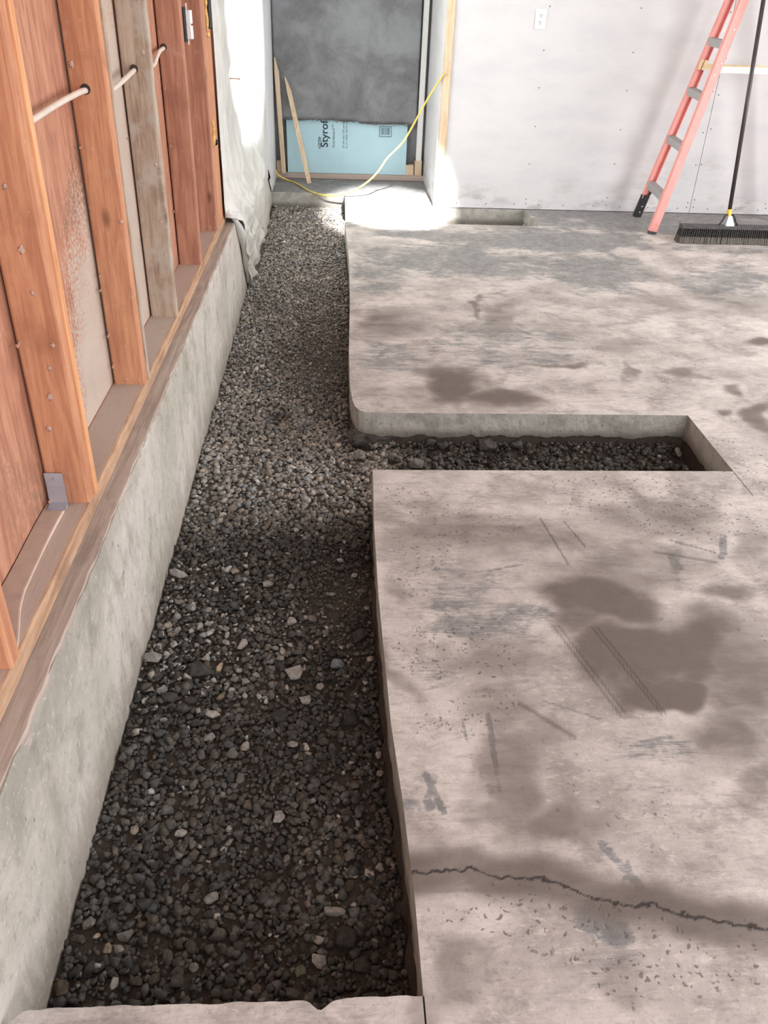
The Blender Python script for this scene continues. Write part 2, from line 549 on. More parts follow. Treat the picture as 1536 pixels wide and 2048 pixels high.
def fbm(x, y, seed=0, oct=4):
    x, y = np.asarray(x, float), np.asarray(y, float)
    t, amp, tot = 0, 1.0, 0
    for k in range(oct):
        t = t + amp * vnoise(x * 2 ** k + 17.3 * k, y * 2 ** k - 9.1 * k, seed + k)
        tot += amp
        amp *= 0.5
    return t / tot


def sstep(x, a, b):
    t = np.clip((np.asarray(x, float) - a) / (b - a), 0, 1)
    return t * t * (3 - 2 * t)


# ------------------------------------------------------------------ the slab (floor)
DAMP = [(0.677, 1.719, 0.17, 0.132, 1, 0.26), (0.729, 1.512, 0.176, 0.127, 1, 0.31), (0.892, 1.513, 0.19, 0.155, 0.85, 0.38), (0.74, 1.386, 0.131, 0.069, 1, 0.33), (0.817, 1.225, 0.122, 0.141, 0.6, 0.39), (0.86, 1.11, 0.063, 0.076, 0.5, 0.43), (0.347, 2.041, 0.256, 0.128, 0.5, 0.12), (0.562, 1.991, 0.209, 0.156, 0.45, 0.2), (0.285, 2.177, 0.125, 0.082, 0.35, 0.09), (0.971, 2.094, 0.205, 0.101, 0.4, 0.33), (1.056, 1.721, 0.097, 0.048, 0.55, 0.41), (0.377, 1.479, 0.109, 0.105, 0.45, 0.16), (0.384, 1.314, 0.124, 0.076, 0.4, 0.18), (0.407, 1.2, 0.096, 0.095, 0.4, 0.2), (0.334, 1.024, 0.088, 0.051, 0.45, 0.18), (0.155, 0.692, 0.048, 0.046, 0.4, 0.1), (0.221, 0.982, 0.076, 0.028, 0.35, 0.12), (0.808, 1.91, 0.088, 0.099, 0.35, 0.29), (1.24, 1.986, 0.061, 0.105, 0.4, 0.43), (0.492, 3.103, 0.144, 0.209, 0.95, 0.12), (0.651, 2.946, 0.169, 0.116, 0.85, 0.17), (0.424, 3.219, 0.148, 0.085, 0.7, 0.1), (0.244, 3.791, 0.167, 0.239, 0.55, 0.05), (0.81, 3.896, 0.137, 0.323, 0.4, 0.17), (0.716, 4.089, 0.023, 0.249, 0.6, 0.14), (0.957, 3.326, 0.155, 0.034, 0.6, 0.23), (1.283, 3.248, 0.031, 0.152, 0.5, 0.31), (1.51, 3.267, 0.089, 0.077, 0.6, 0.36), (1.613, 3.112, 0.043, 0.072, 0.65, 0.41), (1.975, 3.62, 0.084, 0.085, 0.85, 0.44), (1.662, 2.829, 0.06, 0.221, 0.7, 0.45), (1.561, 2.858, 0.044, 0.04, 0.6, 0.42), (1.313, 3.566, 0.19, 0.126, 0.25, 0.3), (1.117, 3.824, 0.375, 0.176, 0.25, 0.24)]
GREY = [(0.687, 4.928, 0.638, 0.402, 0.8, 0.12), (1.392, 5.395, 0.883, 0.275, 0.9, 0.22), (2.386, 5.874, 0.753, 0.263, 1, 0.35), (1.951, 6.227, 1.306, 0.161, 1, 0.27), (0.254, 4.508, 0.165, 0.363, 0.6, 0.05), (1.533, 4.733, 0.361, 0.4, 0.7, 0.27), (2.194, 4.535, 0.357, 0.376, 0.6, 0.41), (0.591, 5.47, 0.43, 0.152, 0.8, 0.09), (0.743, 3.51, 0.389, 0.363, 0.4, 0.17), (0.243, 3.36, 0.151, 0.225, 0.5, 0.06), (0.35, 1.731, 0.147, 0.128, 0.5, 0.13), (0.397, 1.605, 0.192, 0.078, 0.5, 0.16), (0.27, 1.393, 0.093, 0.065, 0.4, 0.12), (0.665, 1.192, 0.087, 0.049, 0.45, 0.32), (0.215, 1.098, 0.016, 0.051, 0.7, 0.11), (0.33, 1.122, 0.012, 0.075, 0.6, 0.17), (0.54, 0.906, 0.015, 0.05, 0.8, 0.3), (0.52, 0.931, 0.013, 0.031, 0.6, 0.29), (0.471, 0.806, 0.033, 0.023, 0.8, 0.28), (0.477, 0.713, 0.099, 0.04, 0.4, 0.3), (0.173, 1.074, 0.025, 0.036, 0.5, 0.09), (0.967, 1.86, 0.017, 0.096, 0.6, 0.35), (1.137, 1.919, 0.018, 0.05, 0.7, 0.41), (2.273, 5.188, 0.2, 0.236, -0.6, 0.38), (1.016, 5.089, 0.188, 0.135, -0.5, 0.17), (0.539, 4.087, 0.154, 0.155, -0.5, 0.11), (2.284, 5.483, 0.245, 0.13, -0.5, 0.36), (0.45, 6.95, 0.3, 0.12, 0.5, 0.0), (2.6, 5.25, 0.5, 0.1, 0.5, 0)]
DAMP2 = [(0.50, 2.00, 0.32, 0.09, .55, 0), (0.85, 1.85, 0.30, 0.14, .45, .3), (1.05, 2.15, 0.14, 0.09, .5, 0), (0.62, 1.62, 0.1, 0.1, .7, 0), (0.95, 1.4, 0.2, 0.2, .6, .3), (0.16, 1.45, 0.04, 0.12, .45, 0), (0.15, 1.75, 0.04, 0.1, .4, 0), (0.38, 1.12, 0.08, 0.22, .5, .15), (0.22, 0.73, 0.06, 0.06, .45, 0), (0.45, 1.0, 0.12, 0.04, .5, 0), (0.5, 0.7, 0.05, 0.03, .35, 0), (0.3, 2.98, 0.2, 0.1, .3, 0), (1.9, 4.2, 0.5, 0.3, .3, .3), (0.3, 4.0, 0.25, 0.1, .35, 0)]
SCRAPES = [((0.51, 0.963), (0.566, 0.854), 0.018, 0.7), ((0.189, 1.141), (0.219, 1.043), 0.0144, 0.7), ((0.346, 1.297), (0.336, 1.094), 0.0123, 0.75), ((0.285, 1.283), (0.294, 1.152), 0.0088, 0.6), ((0.447, 0.816), (0.487, 0.787), 0.0526, 0.7), ((0.281, 1.837), (0.405, 1.825), 0.0125, 0.7), ((0.405, 1.825), (0.53, 1.859), 0.0097, 0.6), ((0.289, 1.78), (0.472, 1.735), 0.0217, 0.45), ((0.268, 1.705), (0.47, 1.651), 0.0185, 0.4), ((0.996, 1.982), (1.107, 1.918), 0.0106, 0.7), ((1.166, 2.008), (1.133, 1.918), 0.0216, 0.7), ((0.47, 1.34), (0.597, 1.277), 0.008, 0.5)]
SPOTS = [(0.35, 2.1, 0.3, 0.2, .5), (0.95, 2.2, 0.35, 0.16, .6), (0.3, 1.55, 0.2, 0.3, .4), (0.3, 1.28, 0.2, 0.12, .45), (0.3, 0.83, 0.16, 0.06, .75), (0.55, 0.75, 0.25, 0.08, .8), (0.25, 2.15, .12, .2, .7), (0.28, 1.95, .12, .2, .6), (0.9, 2.28, .3, .1, .8), (1.1, 2.1, .3, .12, .7), (.3, 1.5, .14, .16, .7), (1.3, 3.4, 0.4, 0.5, .35), (1.0, 1.0, 0.2, 0.3, .4), (0.6, 1.1, 0.2, 0.2, .35), (1.5, 2.4, 0.3, 0.4, .45), (0.2, 1.9, 0.08, 0.3, .5)]
CRACK = [(0.125, 0.912), (0.19, 0.918), (0.251, 0.923), (0.275, 0.908), (0.303, 0.899), (0.345, 0.901), (0.385, 0.896), (0.41, 0.885), (0.434, 0.873), (0.465, 0.858), (0.499, 0.844), (0.545, 0.843), (0.587, 0.835), (0.61, 0.823), (0.642, 0.814), (0.675, 0.808), (0.708, 0.799), (0.754, 0.790), (0.9, 0.765), (1.2, 0.70)]


def seg_dist(x, y, pts):
    d = np.full(np.shape(x), 9.0)
    for (a, b), (c, e) in zip(pts[:-1], pts[1:]):
        vx, vy = c - a, e - b
        t = np.clip(((x - a) * vx + (y - b) * vy) / (vx * vx + vy * vy), 0, 1)
        d = np.minimum(d, np.hypot(x - a - t * vx, y - b - t * vy))
    return d


def floor_paint(x, y):
    jx = (fbm(x * 6, y * 6, 3, 5) - .5) * .20
    jy = (fbm(x * 6, y * 6, 9, 5) - .5) * .16
    def blobs(L, soft):
        r = np.zeros(np.shape(x))
        for b in L:
            cx, cy, ax, ay, s = b[:5]
            sh = b[5] if len(b) > 5 else 0
            dy = (y + jy - cy)
            dx = (x + jx - cx) - sh * dy
            q = np.hypot(dx / ax, dy / ay)
            r = np.maximum(r, s * (1 - sstep(q, soft, 1.3))) if s > 0 else r + s * (1 - sstep(q, soft, 1.3))
        return np.clip(r, 0, 1)
    damp = blobs(DAMP + DAMP2, 0.35)
    cd = seg_dist(x + jx * .15, y + jy * .12, CRACK)
    damp = np.maximum(damp, .70 * (1 - sstep(cd, 0.018, 0.080)))
    grey = blobs(GREY, 0.35)
    grey = np.clip(grey + 0.5 * sstep(y, 5.6, 6.0) + .25 * sstep(y, 2.9, 4.6) * sstep(fbm(x * 2, y * 2, 21), .45, .6), 0, 1)
    jag = (fbm(x * 60, y * 60, 5) - .5) * 0.02
    cdj = np.abs(seg_dist(x, y + jag, CRACK))
    wid = 0.0012 + 0.0022 * fbm(x * 25, y * 25, 41)
    pits = 1 - sstep(cdj, wid * .6, wid * 1.5)
    # scraped tool marks in the damp patch
    for k, (a, b) in enumerate([((.556, 1.60), (.640, 1.29)), ((.570, 1.60), (.652, 1.30)), ((.655, 1.59), (.735, 1.29)), ((.668, 1.59), (.745, 1.29)), ((.63, 2.1), (.66, 1.86)), ((.70, 2.08), (.73, 1.95)), ((.42, 1.33), (.52, 1.23)), ((.93, 1.92), (1.09, 1.87))]):
        pits = np.maximum(pits, (.35 if k < 4 else .5) * (1 - sstep(seg_dist(x, y, [a, b]), .001, .005 if k < 6 else .010)))
    for (a, b_, wd, st) in SCRAPES:
        grey = np.maximum(grey, st * (1 - sstep(seg_dist(x + jx * .05, y + jy * .05, [a, b_]), wd * .35, wd * .75)))
    spots = blobs(SPOTS, .4)
    return np.stack([damp, grey, pits, spots], -1)


def interp(tab, y):
    t = np.array(tab)
    return np.interp(y, t[:, 0], t[:, 1])


NEAR_EDGE = [(.697, .145), (.862, .145), (1.075, .138), (1.272, .127), (1.706, .12), (2.062, .122), (2.30, .129), (2.395, .131)]
FAR_EDGE = [(2.829, .150), (2.834, .118), (2.85, .098), (2.88, .084), (2.94, .074), (3.081, .067), (3.456, .069), (4.137, .085), (4.858, .091), (5.681, .077), (5.77, .078)]
THK = 0.097
fb = MB()


def slab(ys, xs, x_edge, x_keep, y_fn=None, drop=None):
    """structured piece of slab: row values ys, column offsets 0..1 up to x_keep then absolute xs"""
    ys = np.asarray(ys)
    xs = np.asarray(xs)
    Y = np.repeat(ys[:, None], len(xs), 1)
    X = np.repeat(xs[None, :], len(ys), 0).astype(float)
    e = np.array([x_edge(v) for v in ys])[:, None]
    k = np.clip((x_keep - X) / (x_keep - xs[0]), 0, 1)
    X = X + k * (e - xs[0])
    if y_fn is not None:
        Y = Y + y_fn(X, Y)
    Z = np.zeros_like(X)
    n, m = Y.shape
    P = np.stack([X, Y, Z], -1).reshape(-1, 3)
    F = []
    for i in range(n - 1):
        for j in range(m - 1):
            if drop is not None and drop(.25 * (X[i, j] + X[i + 1, j] + X[i, j + 1] + X[i + 1, j + 1]), .5 * (ys[i] + ys[i + 1])):
                continue
            a = i * m + j
            F.append((a, a + 1, a + m + 1, a + m))
    fb.add(P, F, M['floor'], floor_paint(P[:, 0], P[:, 1]))
    return X, Y, Z


def skirt(pts, depth=THK, rough=0.004, seg=4, seed=0, bottom_jag=0.010, m=None):
    """vertical cut face below a polyline of slab edge points (open to the left of travel)"""
    pts = np.asarray(pts, float)
    n = len(pts)
    d = np.gradient(pts[:, :2], axis=0)
    nn = np.stack([d[:, 1], -d[:, 0]], -1)
    nn /= np.maximum(np.linalg.norm(nn, axis=1, keepdims=True), 1e-9)
    s = np.concatenate([[0], np.cumsum(np.linalg.norm(np.diff(pts[:, :2], axis=0), axis=1))])
    V = []
    for k in range(seg + 1):
        t = k / seg
        off = 0 if k == 0 else (fbm(s * 30, s * 0 + t * 9, 50 + seed, 3) - .5) * 2 * rough
        zz = pts[:, 2] - t * (depth + (fbm(s * 22, s * 0, 60 + seed, 4) - .5) * 2 * bottom_jag)
        V.append(np.column_stack([pts[:, 0] + nn[:, 0] * off, pts[:, 1] + nn[:, 1] * off, zz]))
    V = np.concatenate(V)
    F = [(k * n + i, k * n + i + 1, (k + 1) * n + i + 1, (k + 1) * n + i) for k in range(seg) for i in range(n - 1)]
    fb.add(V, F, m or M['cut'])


def cols(a, *spans):
    out = [a]
    for end, st in spans:
        k = max(1, int(round((end - out[-1]) / st)))
        out += list(np.linspace(out[-1], end, k + 1)[1:])
    return np.array(out)


XR = 3.9
# near slab
ysA = np.concatenate([np.linspace(.697, .95, 120), np.linspace(.957, 2.395, 210)])
xsA = cols(.131, (1.356, .0045), (1.3585, .0025), (1.3615, .003), (1.75, .008), (XR, .12))
XA, YA, ZA = slab(ysA, xsA, lambda y: interp(NEAR_EDGE, y), .34, drop=lambda x, y: 1.3585 < x < 1.3615 and y > 2.235)
skirt(np.stack([XA[:, 0], YA[:, 0], ZA[:, 0]], -1)[::-1], seed=1)
jn = np.argmin(abs(xsA - 1.36))
skirt(np.stack([XA[-1, :jn], YA[-1, :jn], ZA[-1, :jn]], -1)[::-1], seed=2)
for x in (1.3585, 1.3615):
    fb.add([(x, 2.23, 0), (x, 2.395, 0), (x, 2.395, -.06), (x, 2.23, -.06)], [(0, 1, 2, 3)], M['cut'])
# joining piece right of the cross cut
ysC = np.linspace(2.395, 2.829, 55)
xsC = xsA[jn + 1:]
XC, YC, ZC = slab(ysC, xsC, lambda y: 1.3615, 1.5)
skirt(np.stack([XC[:, 0], YC[:, 0], ZC[:, 0]], -1)[::-1], seed=3)
# far slab
ysB = np.concatenate([[2.829, 2.834, 2.842, 2.852, 2.865, 2.88], np.linspace(2.90, 5.77, 250)])
xsB = cols(.078, (1.36, .010), (2.7, .013), (XR, .1))
XB, YB, ZB = slab(ysB, xsB, lambda y: interp(FAR_EDGE, y), .4)
skirt(np.stack([XB[:, 0], YB[:, 0], ZB[:, 0]], -1)[::-1], seed=4)
jb = int(np.argmin(abs(xsB - 1.36))) + 2
skirt(np.stack([XB[0, :jb], YB[0, :jb], ZB[0, :jb]], -1), seed=5, bottom_jag=.016)
# right of the recess by the back wall, and the slab running into the alcove
XE, YE, ZE = slab(np.linspace(5.77, 6.25, 30), cols(1.396, (2.7, .02), (XR, .1)), lambda y: 1.396, 1.5)
skirt(np.stack([XE[:, 0], YE[:, 0], ZE[:, 0]], -1)[::-1], seed=6)
jr = int(np.argmin(abs(xsB - 1.396))) + 1
skirt(np.stack([XB[-1, :jr], YB[-1, :jr], ZB[-1, :jr]], -1)[::-1], seed=7)
XF, YF, ZF = slab(np.linspace(6.25, 7.35, 60), cols(.086, (1.0, .015), (1.5, .05), (XR, .3)), lambda y: .086, .3)
jf = int(np.argmin(abs(XF[0] - 1.396))) + 1
skirt(np.stack([XF[0, :jf], YF[0, :jf], ZF[0, :jf]], -1), seed=8, depth=.13)
ke = int(np.argmin(abs(YF[:, 0] - 6.66))) + 1
skirt(np.stack([XF[:ke, 0], YF[:ke, 0], ZF[:ke, 0]], -1)[::-1], seed=9, depth=.13)
XG, YG, ZG = slab(np.linspace(6.65, 7.35, 40), cols(-.56, (.086, .018)), lambda y: -.56, -.5)
skirt(np.stack([XG[0], YG[0], ZG[0]], -1), seed=10, depth=.13, bottom_jag=.02)
# lip at the camera's end of the trench


def lip_y(X, Y):
    k = sstep(Y, .60, .697) * (1 - sstep(X, .120, .140))
    dy = (fbm(X * 28, X * 0, 31, 4) - .5) * .008
    dy = dy - .016 * np.exp(-((X + .02) / .014) ** 2) - .05 * sstep(X, -.46, -.52) ** 2
    return k * dy


xsD = cols(-.56, (-.4, .006), (.1435, .006), (.1465, .003), (.7, .008), (1.4, .02), (XR, .2))
XD, YD, ZD = slab(np.concatenate([np.linspace(-1.6, .5, 12)[:-1], np.linspace(.5, .697, 36)]), xsD, lambda y: -.56, -.5, lip_y, drop=lambda x, y: .1435 < x < .1465 and y > .645)
jl = int(np.argmin(abs(xsD - .145)))
skirt(np.stack([XD[-1, :jl + 1], YD[-1, :jl + 1], ZD[-1, :jl + 1]], -1)[::-1], seed=12)
for x in (.1435, .1465):
    fb.add([(x, .64, 0), (x, .70, 0), (x, .70, -.06), (x, .64, -.06)], [(0, 1, 2, 3)], M['cut'])
floor = fb.build('floor', paint=True)
tag(floor, 'dusty grey concrete slab with damp patches and cut openings', kind='structure')

# rough overpour lump under the broken slab corner
def rock_mesh(name, rad, seed, sub=3, amp=.35, mats=(None,), freq=1.7, flat=False):
    bm = bmesh.new()
    bmesh.ops.create_icosphere(bm, subdivisions=sub, radius=1.0)
    for v in bm.verts:
        p = v.co
        n = fbm(np.array([p.x * freq + 5 + seed]), np.array([p.y * freq + p.z * 1.3]), seed, 3)[0] + fbm(np.array([p.z * freq + 3]), np.array([p.x * freq - p.y]), seed + 5, 3)[0] - 1
        q = p * (1 + amp * n)
        v.co = Vector((q.x * rad[0], q.y * rad[1], q.z * rad[2]))
    me = bpy.data.meshes.new(name)
    bm.to_mesh(me)
    bm.free()
    for m in mats:
        me.materials.append(m)
    if not flat:
        me.polygons.foreach_set('use_smooth', [True] * len(me.polygons))
    return me


for nm, p, r, sd in (('concrete_overpour', (.150, 2.862, -.118), (.085, .045, .035), 3), ('concrete_overpour', (.095, 2.90, -.125), (.030, .07, .04), 8)):
    o = bpy.data.objects.new(nm, rock_mesh(nm, r, sd, 4, .7, (M['crete_chunk'],), 2.8))
    C.objects.link(o); o.parent = floor; o.location = p


# ------------------------------------------------------------------ left wall: foundation, sill, plate, studs, sheathing
ZP = .33
XF_ = -.558
n = 110
ys = np.linspace(-.6, 7.4, 260)
prof = []
for k, (dx, z) in enumerate([(-.30, .285), (0, .287), (.002, .27), (.003, .2), (.002, .12), (.004, .04), (.003, -.05), (.006, -.13), (.004, -.22), (.004, -.4)]):
    jag = (fbm(ys * 14, ys * 0 + k, 90, 4) - .5) * (.009 if k == 1 else .008)
    zz = z + ((fbm(ys * 20, ys * 0, 95, 3) - .5) * .012 if 0 < k < 3 else 0)
    prof.append(np.column_stack([np.full_like(ys, -.511 + dx) + (jag if k else 0), ys, np.full_like(ys, z) + (zz - z)]))
V = np.concatenate(prof)
m_ = len(ys)
F = [(k * m_ + i, (k + 1) * m_ + i, (k + 1) * m_ + i + 1, k * m_ + i + 1) for k in range(len(prof) - 1) for i in range(m_ - 1)]
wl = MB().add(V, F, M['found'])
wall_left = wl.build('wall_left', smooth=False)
tag(wall_left, 'low concrete foundation carrying the open stud wall', kind='structure')

ms = MB()
prof = []
for k, (x, z) in enumerate([(-.70, .2915), (-.535, .2915), (-.515, .2905), (-.512, .284), (-.512, .255)]):
    jag = (fbm(ys * 18, ys * 0 + 3, 90, 4) - .5) * .009 if k >= 2 else 0
    prof.append(np.column_stack([np.full_like(ys, x) + jag, ys, np.full_like(ys, z)]))
V = np.concatenate(prof)
F = [(k * m_ + i, (k + 1) * m_ + i, (k + 1) * m_ + i + 1, k * m_ + i + 1) for k in range(len(prof) - 1) for i in range(m_ - 1)]
mud = ms.add(V, F, M['sill']).build('mudsill', wall_left)
pl = MB()
pl.box((-.652, -.6, .2925), (-.566, 6.5, ZP), M['plate'])
V, F = [], []
for i, y in enumerate(ys[ys < 6.5]):
    wv = (fbm(np.array([y * 11]), np.array([2.0]), 33, 4)[0] - .5) * .006
    V += [(-.566, y, ZP), (-.5605 + wv, y, ZP - .001), (-.557 + wv, y, ZP - .007), (-.557, y, .2925)]
    if i:
        a = 4 * (i - 1)
        F += [(a + k, a + k + 1, a + k + 5, a + k + 4) for k in range(3)]
pl.add(V, F, M['edge'])
plate = pl.build('bottom_plate', wall_left, loc=(-.6, 0, .31))
plate['label'] = 'dust-covered bottom plate with worn orange edge'

STUDS = [(.50, .055, 'stud'), (1.105, .042, 'stud'), (1.655, .062, 'stud'), (2.32, .055, 'stud'), (2.912, .040, 'stud_pale'), (3.56, .045, 'stud_mid'), (4.125, .045, 'stud_mid')]
stud_objs = []
for i, (y, th, mk) in enumerate(STUDS):
    b = MB()
    b.beam((-.6025, y + th / 2, ZP), (-.6025, y + th / 2, 2.45), .089, th, M[mk], (1, 0, 0), chamfer=.05)
    if i in (2, 3):   # a second narrow ply on the room side edge
        b.beam((-.5565, y + th * .78, ZP), (-.5565, y + th * .78, 2.45), .006, th * .40, M['stud_pale' if i == 3 else 'bright'], (1, 0, 0))
    o = b.build('stud', wall_left, loc=(-.6025, y, ZP))
    stud_objs.append(o)
stud_objs[4]['label'] = 'stud grey with plaster dust'
b = MB()
b.beam((-.6025, 4.30, ZP), (-.6025, 4.30, 2.45), .084, .25, M['stud'], (1, 0, 0), chamfer=.03)
post = b.build('trimmer_post', wall_left, loc=(-.6025, 4.30, ZP))
tp = MB(); tp.box((-.652, -.6, 2.45), (-.558, 6.5, 2.55), M['stud']); tp.build('top_plate', wall_left, loc=(-.6, 0, 2.5))

for bay, (y0, y1) in enumerate([(-.6, .49), (.49, 1.10), (1.10, 1.66), (1.66, 2.325), (2.325, 2.915), (2.915, 3.565), (3.565, 4.13), (4.13, 5.3), (5.3, 6.5)]):
    yy = np.linspace(y0 + .002, y1 - .002, 30 if 1 < bay < 7 else 4)
    zz = np.concatenate([np.linspace(ZP + .004, 1.45, 60 if 1 < bay < 7 else 6), [2.5]])
    Yg, Zg = np.meshgrid(yy, zz)
    nse = fbm(Yg * 8, Zg * 8, 200 + bay, 4)
    t = (Yg - y0) / (y1 - y0)
    R = np.zeros_like(Yg); G = np.zeros_like(Yg)
    if bay == 3:
        R = sstep(t + (nse - .5) * .6 - (Zg - .33) * .75, -.05, .75) * sstep(1.10 - Zg, 0, .45)
        tri = sstep(Zg, .80, .83) * sstep(1.02 - Zg, 0, .03) * sstep(t - .60 - (Zg - .80) * 1.5, 0, .04)
        G = tri * (.1 + nse * .6)
    elif bay == 4:
        R = np.clip(.95 - sstep(Zg, 1.0, 1.6) * .45 + (nse - .5) * .3, 0, 1)
    elif bay in (1, 2):
        R = np.clip((nse - .58) * 1.6, 0, .35)
        G = sstep(.62 - Zg, 0, .25) * .35 * sstep(t, .3, .9)
    else:
        R = np.clip((nse - .45) * .9, 0, .5)
    P = np.stack([np.full_like(Yg, -.653), Yg, Zg], -1).reshape(-1, 3)
    mm, kk = Yg.shape
    Fq = [(i * kk + j, i * kk + j + 1, (i + 1) * kk + j + 1, (i + 1) * kk + j) for i in range(mm - 1) for j in range(kk - 1)]
    b = MB().add(P, Fq, M['sheath'], np.stack([R, G, R * 0, R * 0], -1).reshape(-1, 4))
    b.box((-.668, y0 + .002, ZP - .035), (-.6535, y1 - .002, 2.5), M['sheath'])
    b.build('sheathing_panel', wall_left, paint=True)

# nails that stick out of the studs, and dust lint on them
for (si, z, dx) in [(2, .35, -.05), (2, .72, -.04), (3, .985, .0), (3, .66, .005), (3, .62, .0), (3, .49, .002), (3, .395, .0), (4, .92, -.01), (4, .60, .0), (5, .55, -.01), (5, .80, .0), (5, 1.0, .0), (6, .60, .0), (6, .48, -.01), (6, .85, .0)]:
    y, th, _ = STUDS[si]
    x = -.640 + random.uniform(-.004, .004) + (dx if si != 2 else 0)
    b = MB()
    b.tube([(x, y + .002, z), (x + .004, y - .030, z + random.uniform(-.004, .006))], .0017, M['lint'], 6)
    b.tube([(x + .004, y - .030, z + .001), (x + .0041, y - .0315, z + .001)], .003, M['nail'], 8)
    o = b.build('nail', stud_objs[si], loc=(x, y, z))
ln = {}
for (si, z, x, r) in [(2, .905, -.600, .010), (2, .82, -.595, .007), (2, .66, -.59, .008), (2, .595, -.602, .011), (2, .52, -.617, .009), (2, .71, -.575, .007), (3, 1.17, -.636, .011), (3, .80, -.566, .008), (3, .345, -.612, .005), (3, .345, -.575, .005), (4, 1.16, -.578, .009), (4, .84, -.575, .008), (4, .55, -.575, .006), (4, .66, -.578, .007), (2, 1.02, -.607, .008)]:
    y, th, _ = STUDS[si]
    me = rock_mesh('lint', (r * .55, .0022, r * .7), si * 7 + int(z * 100), 3, 1.2, (M['lint'],), 3.4)
    o = bpy.data.objects.new('dust_tuft', me)
    C.objects.link(o); o.parent = stud_objs[si]
    o.location = Vector((x, y - .001, z)) - parent_world(stud_objs[si])

# ------------------------------------------------------------------ things on the left wall
cb = MB()
cp = [(-.61, 1.40, 1.115), (-.600, 1.60, 1.105)]
pts = []
for (y, z) in [(.60, 1.13), (.9, 1.115), (1.2, 1.12), (1.5, 1.10), (1.70, 1.085), (1.85, 1.092), (2.05, 1.105), (2.20, 1.112), (2.33, 1.112), (2.45, 1.085), (2.6, 1.09), (2.75, 1.10), (2.93, 1.11), (3.1, 1.10), (3.3, 1.095), (3.45, 1.125), (3.58, 1.13), (3.75, 1.125)]:
    pts.append(Vector((-.618 + .012 * math.sin(y * 3.0), y, z)))


def smooth(pts, k=5):
    out = []
    P = [Vector(p) for p in pts]
    for i in range(len(P) - 1):
        p0, p1, p2, p3 = P[max(i - 1, 0)], P[i], P[i + 1], P[min(i + 2, len(P) - 1)]
        for j in range(k):
            t = j / k
            out.append(.5 * ((2 * p1) + (p2 - p0) * t + (2 * p0 - 5 * p1 + 4 * p2 - p3) * t * t + (3 * p1 - p0 - 3 * p2 + p3) * t ** 3))
    out.append(P[-1])
    return out


cb.tube(smooth(pts), .0072, M['cable'], 10)
o = cb.build('electrical_cable', smooth=True)
tag(o, 'white electrical cable threaded through drilled holes in the orange studs', 'cable')
for i in (3, 4, 5):
    y, th, _ = STUDS[i]
    q = min(pts, key=lambda p: abs(p.y - y))
    d = MB()
    ring = []
    for k in range(14):
        a = 2 * math.pi * k / 14
        ring.append((q.x + .0125 * math.cos(a), y - .0012, q.z + .004 + .0125 * math.sin(a)))
    d.add(ring, [tuple(range(14))], M['slot'])
    d.build('drilled_hole', stud_objs[i], loc=(q.x, y, q.z))

# steel angle bracket at the foot of the near stud
b = MB()
bx0, bx1 = -.647, -.607
pr = [(1.652, .408), (1.650, .395), (1.648, .37), (1.644, .352), (1.636, .341), (1.622, .3365), (1.610, .336)]
V = [(x + (.006 if k > 3 else 0.001 * k), y, z) for k, (y, z) in enumerate(pr) for x in (bx0, bx1)]
V += [(x, y - .002, z + .0025) for (x, y, z) in V]
nq = len(pr)
F = [(2 * k, 2 * k + 1, 2 * k + 3, 2 * k + 2) for k in range(nq - 1)] + [(2 * nq + 2 * k, 2 * nq + 2 * k + 2, 2 * nq + 2 * k + 3, 2 * nq + 2 * k + 1) for k in range(nq - 1)]
F += [(2 * k + e, 2 * k + 2 + e, 2 * nq + 2 * k + 2 + e, 2 * nq + 2 * k + e) for k in range(nq - 1) for e in (0, 1)]
F += [(0, 1, 2 * nq + 1, 2 * nq), (2 * nq - 2, 2 * nq - 1, 4 * nq - 1, 4 * nq - 2)]
b.add(V, F, M['steel'])
brk = b.build('angle_bracket', smooth=False, loc=(-.626, 1.65, .336))
tag(brk, 'shiny galvanised steel angle bracket at the foot of the near stud', 'bracket')
b = MB(); b.tube([(-.626, 1.650, .396), (-.626, 1.645, .396)], .004, M['alu'], 10)
b.build('nail_head', brk, loc=(-.626, 1.643, .398))

# flat dusty strip lying on the plate in front of the bracket
b = MB()
ed = [(1.643, -.604), (1.56, -.6055), (1.477, -.606), (1.39, -.6045), (1.323, -.602), (1.27, -.594), (1.22, -.580), (1.16, -.564)]
yq = np.linspace(1.640, 1.155, 24)
xe = np.interp(-yq, [-e[0] for e in ed], [e[1] for e in ed])
V, F = [], []
for i, (y, x) in enumerate(zip(yq, xe)):
    h = .0045 + .002 * math.sin(i * .4)
    V += [(-.650, y, ZP + .0015), (-.650, y, ZP + .0015 + h), (x - .003, y, ZP + .0025 + h), (x, y, ZP + .0025 + h), (x, y, ZP + .0005)]
    if i:
        a = 5 * (i - 1)
        for k in (0, 1):
            F.append((a + k, a + k + 1, a + k + 6, a + k + 5))
b.add(V, F, M['strip'])
F = []
for i in range(1, len(yq)):
    a = 5 * (i - 1)
    F += [(a + 2, a + 3, a + 8, a + 7), (a + 3, a + 4, a + 9, a + 8)]
b.add(V, F, M['stripedge'])
tag(b.build('flat_strip', loc=(-.62, 1.4, ZP + .001)), 'dusty flat strip with pale edge lying on the bottom plate', 'strip')

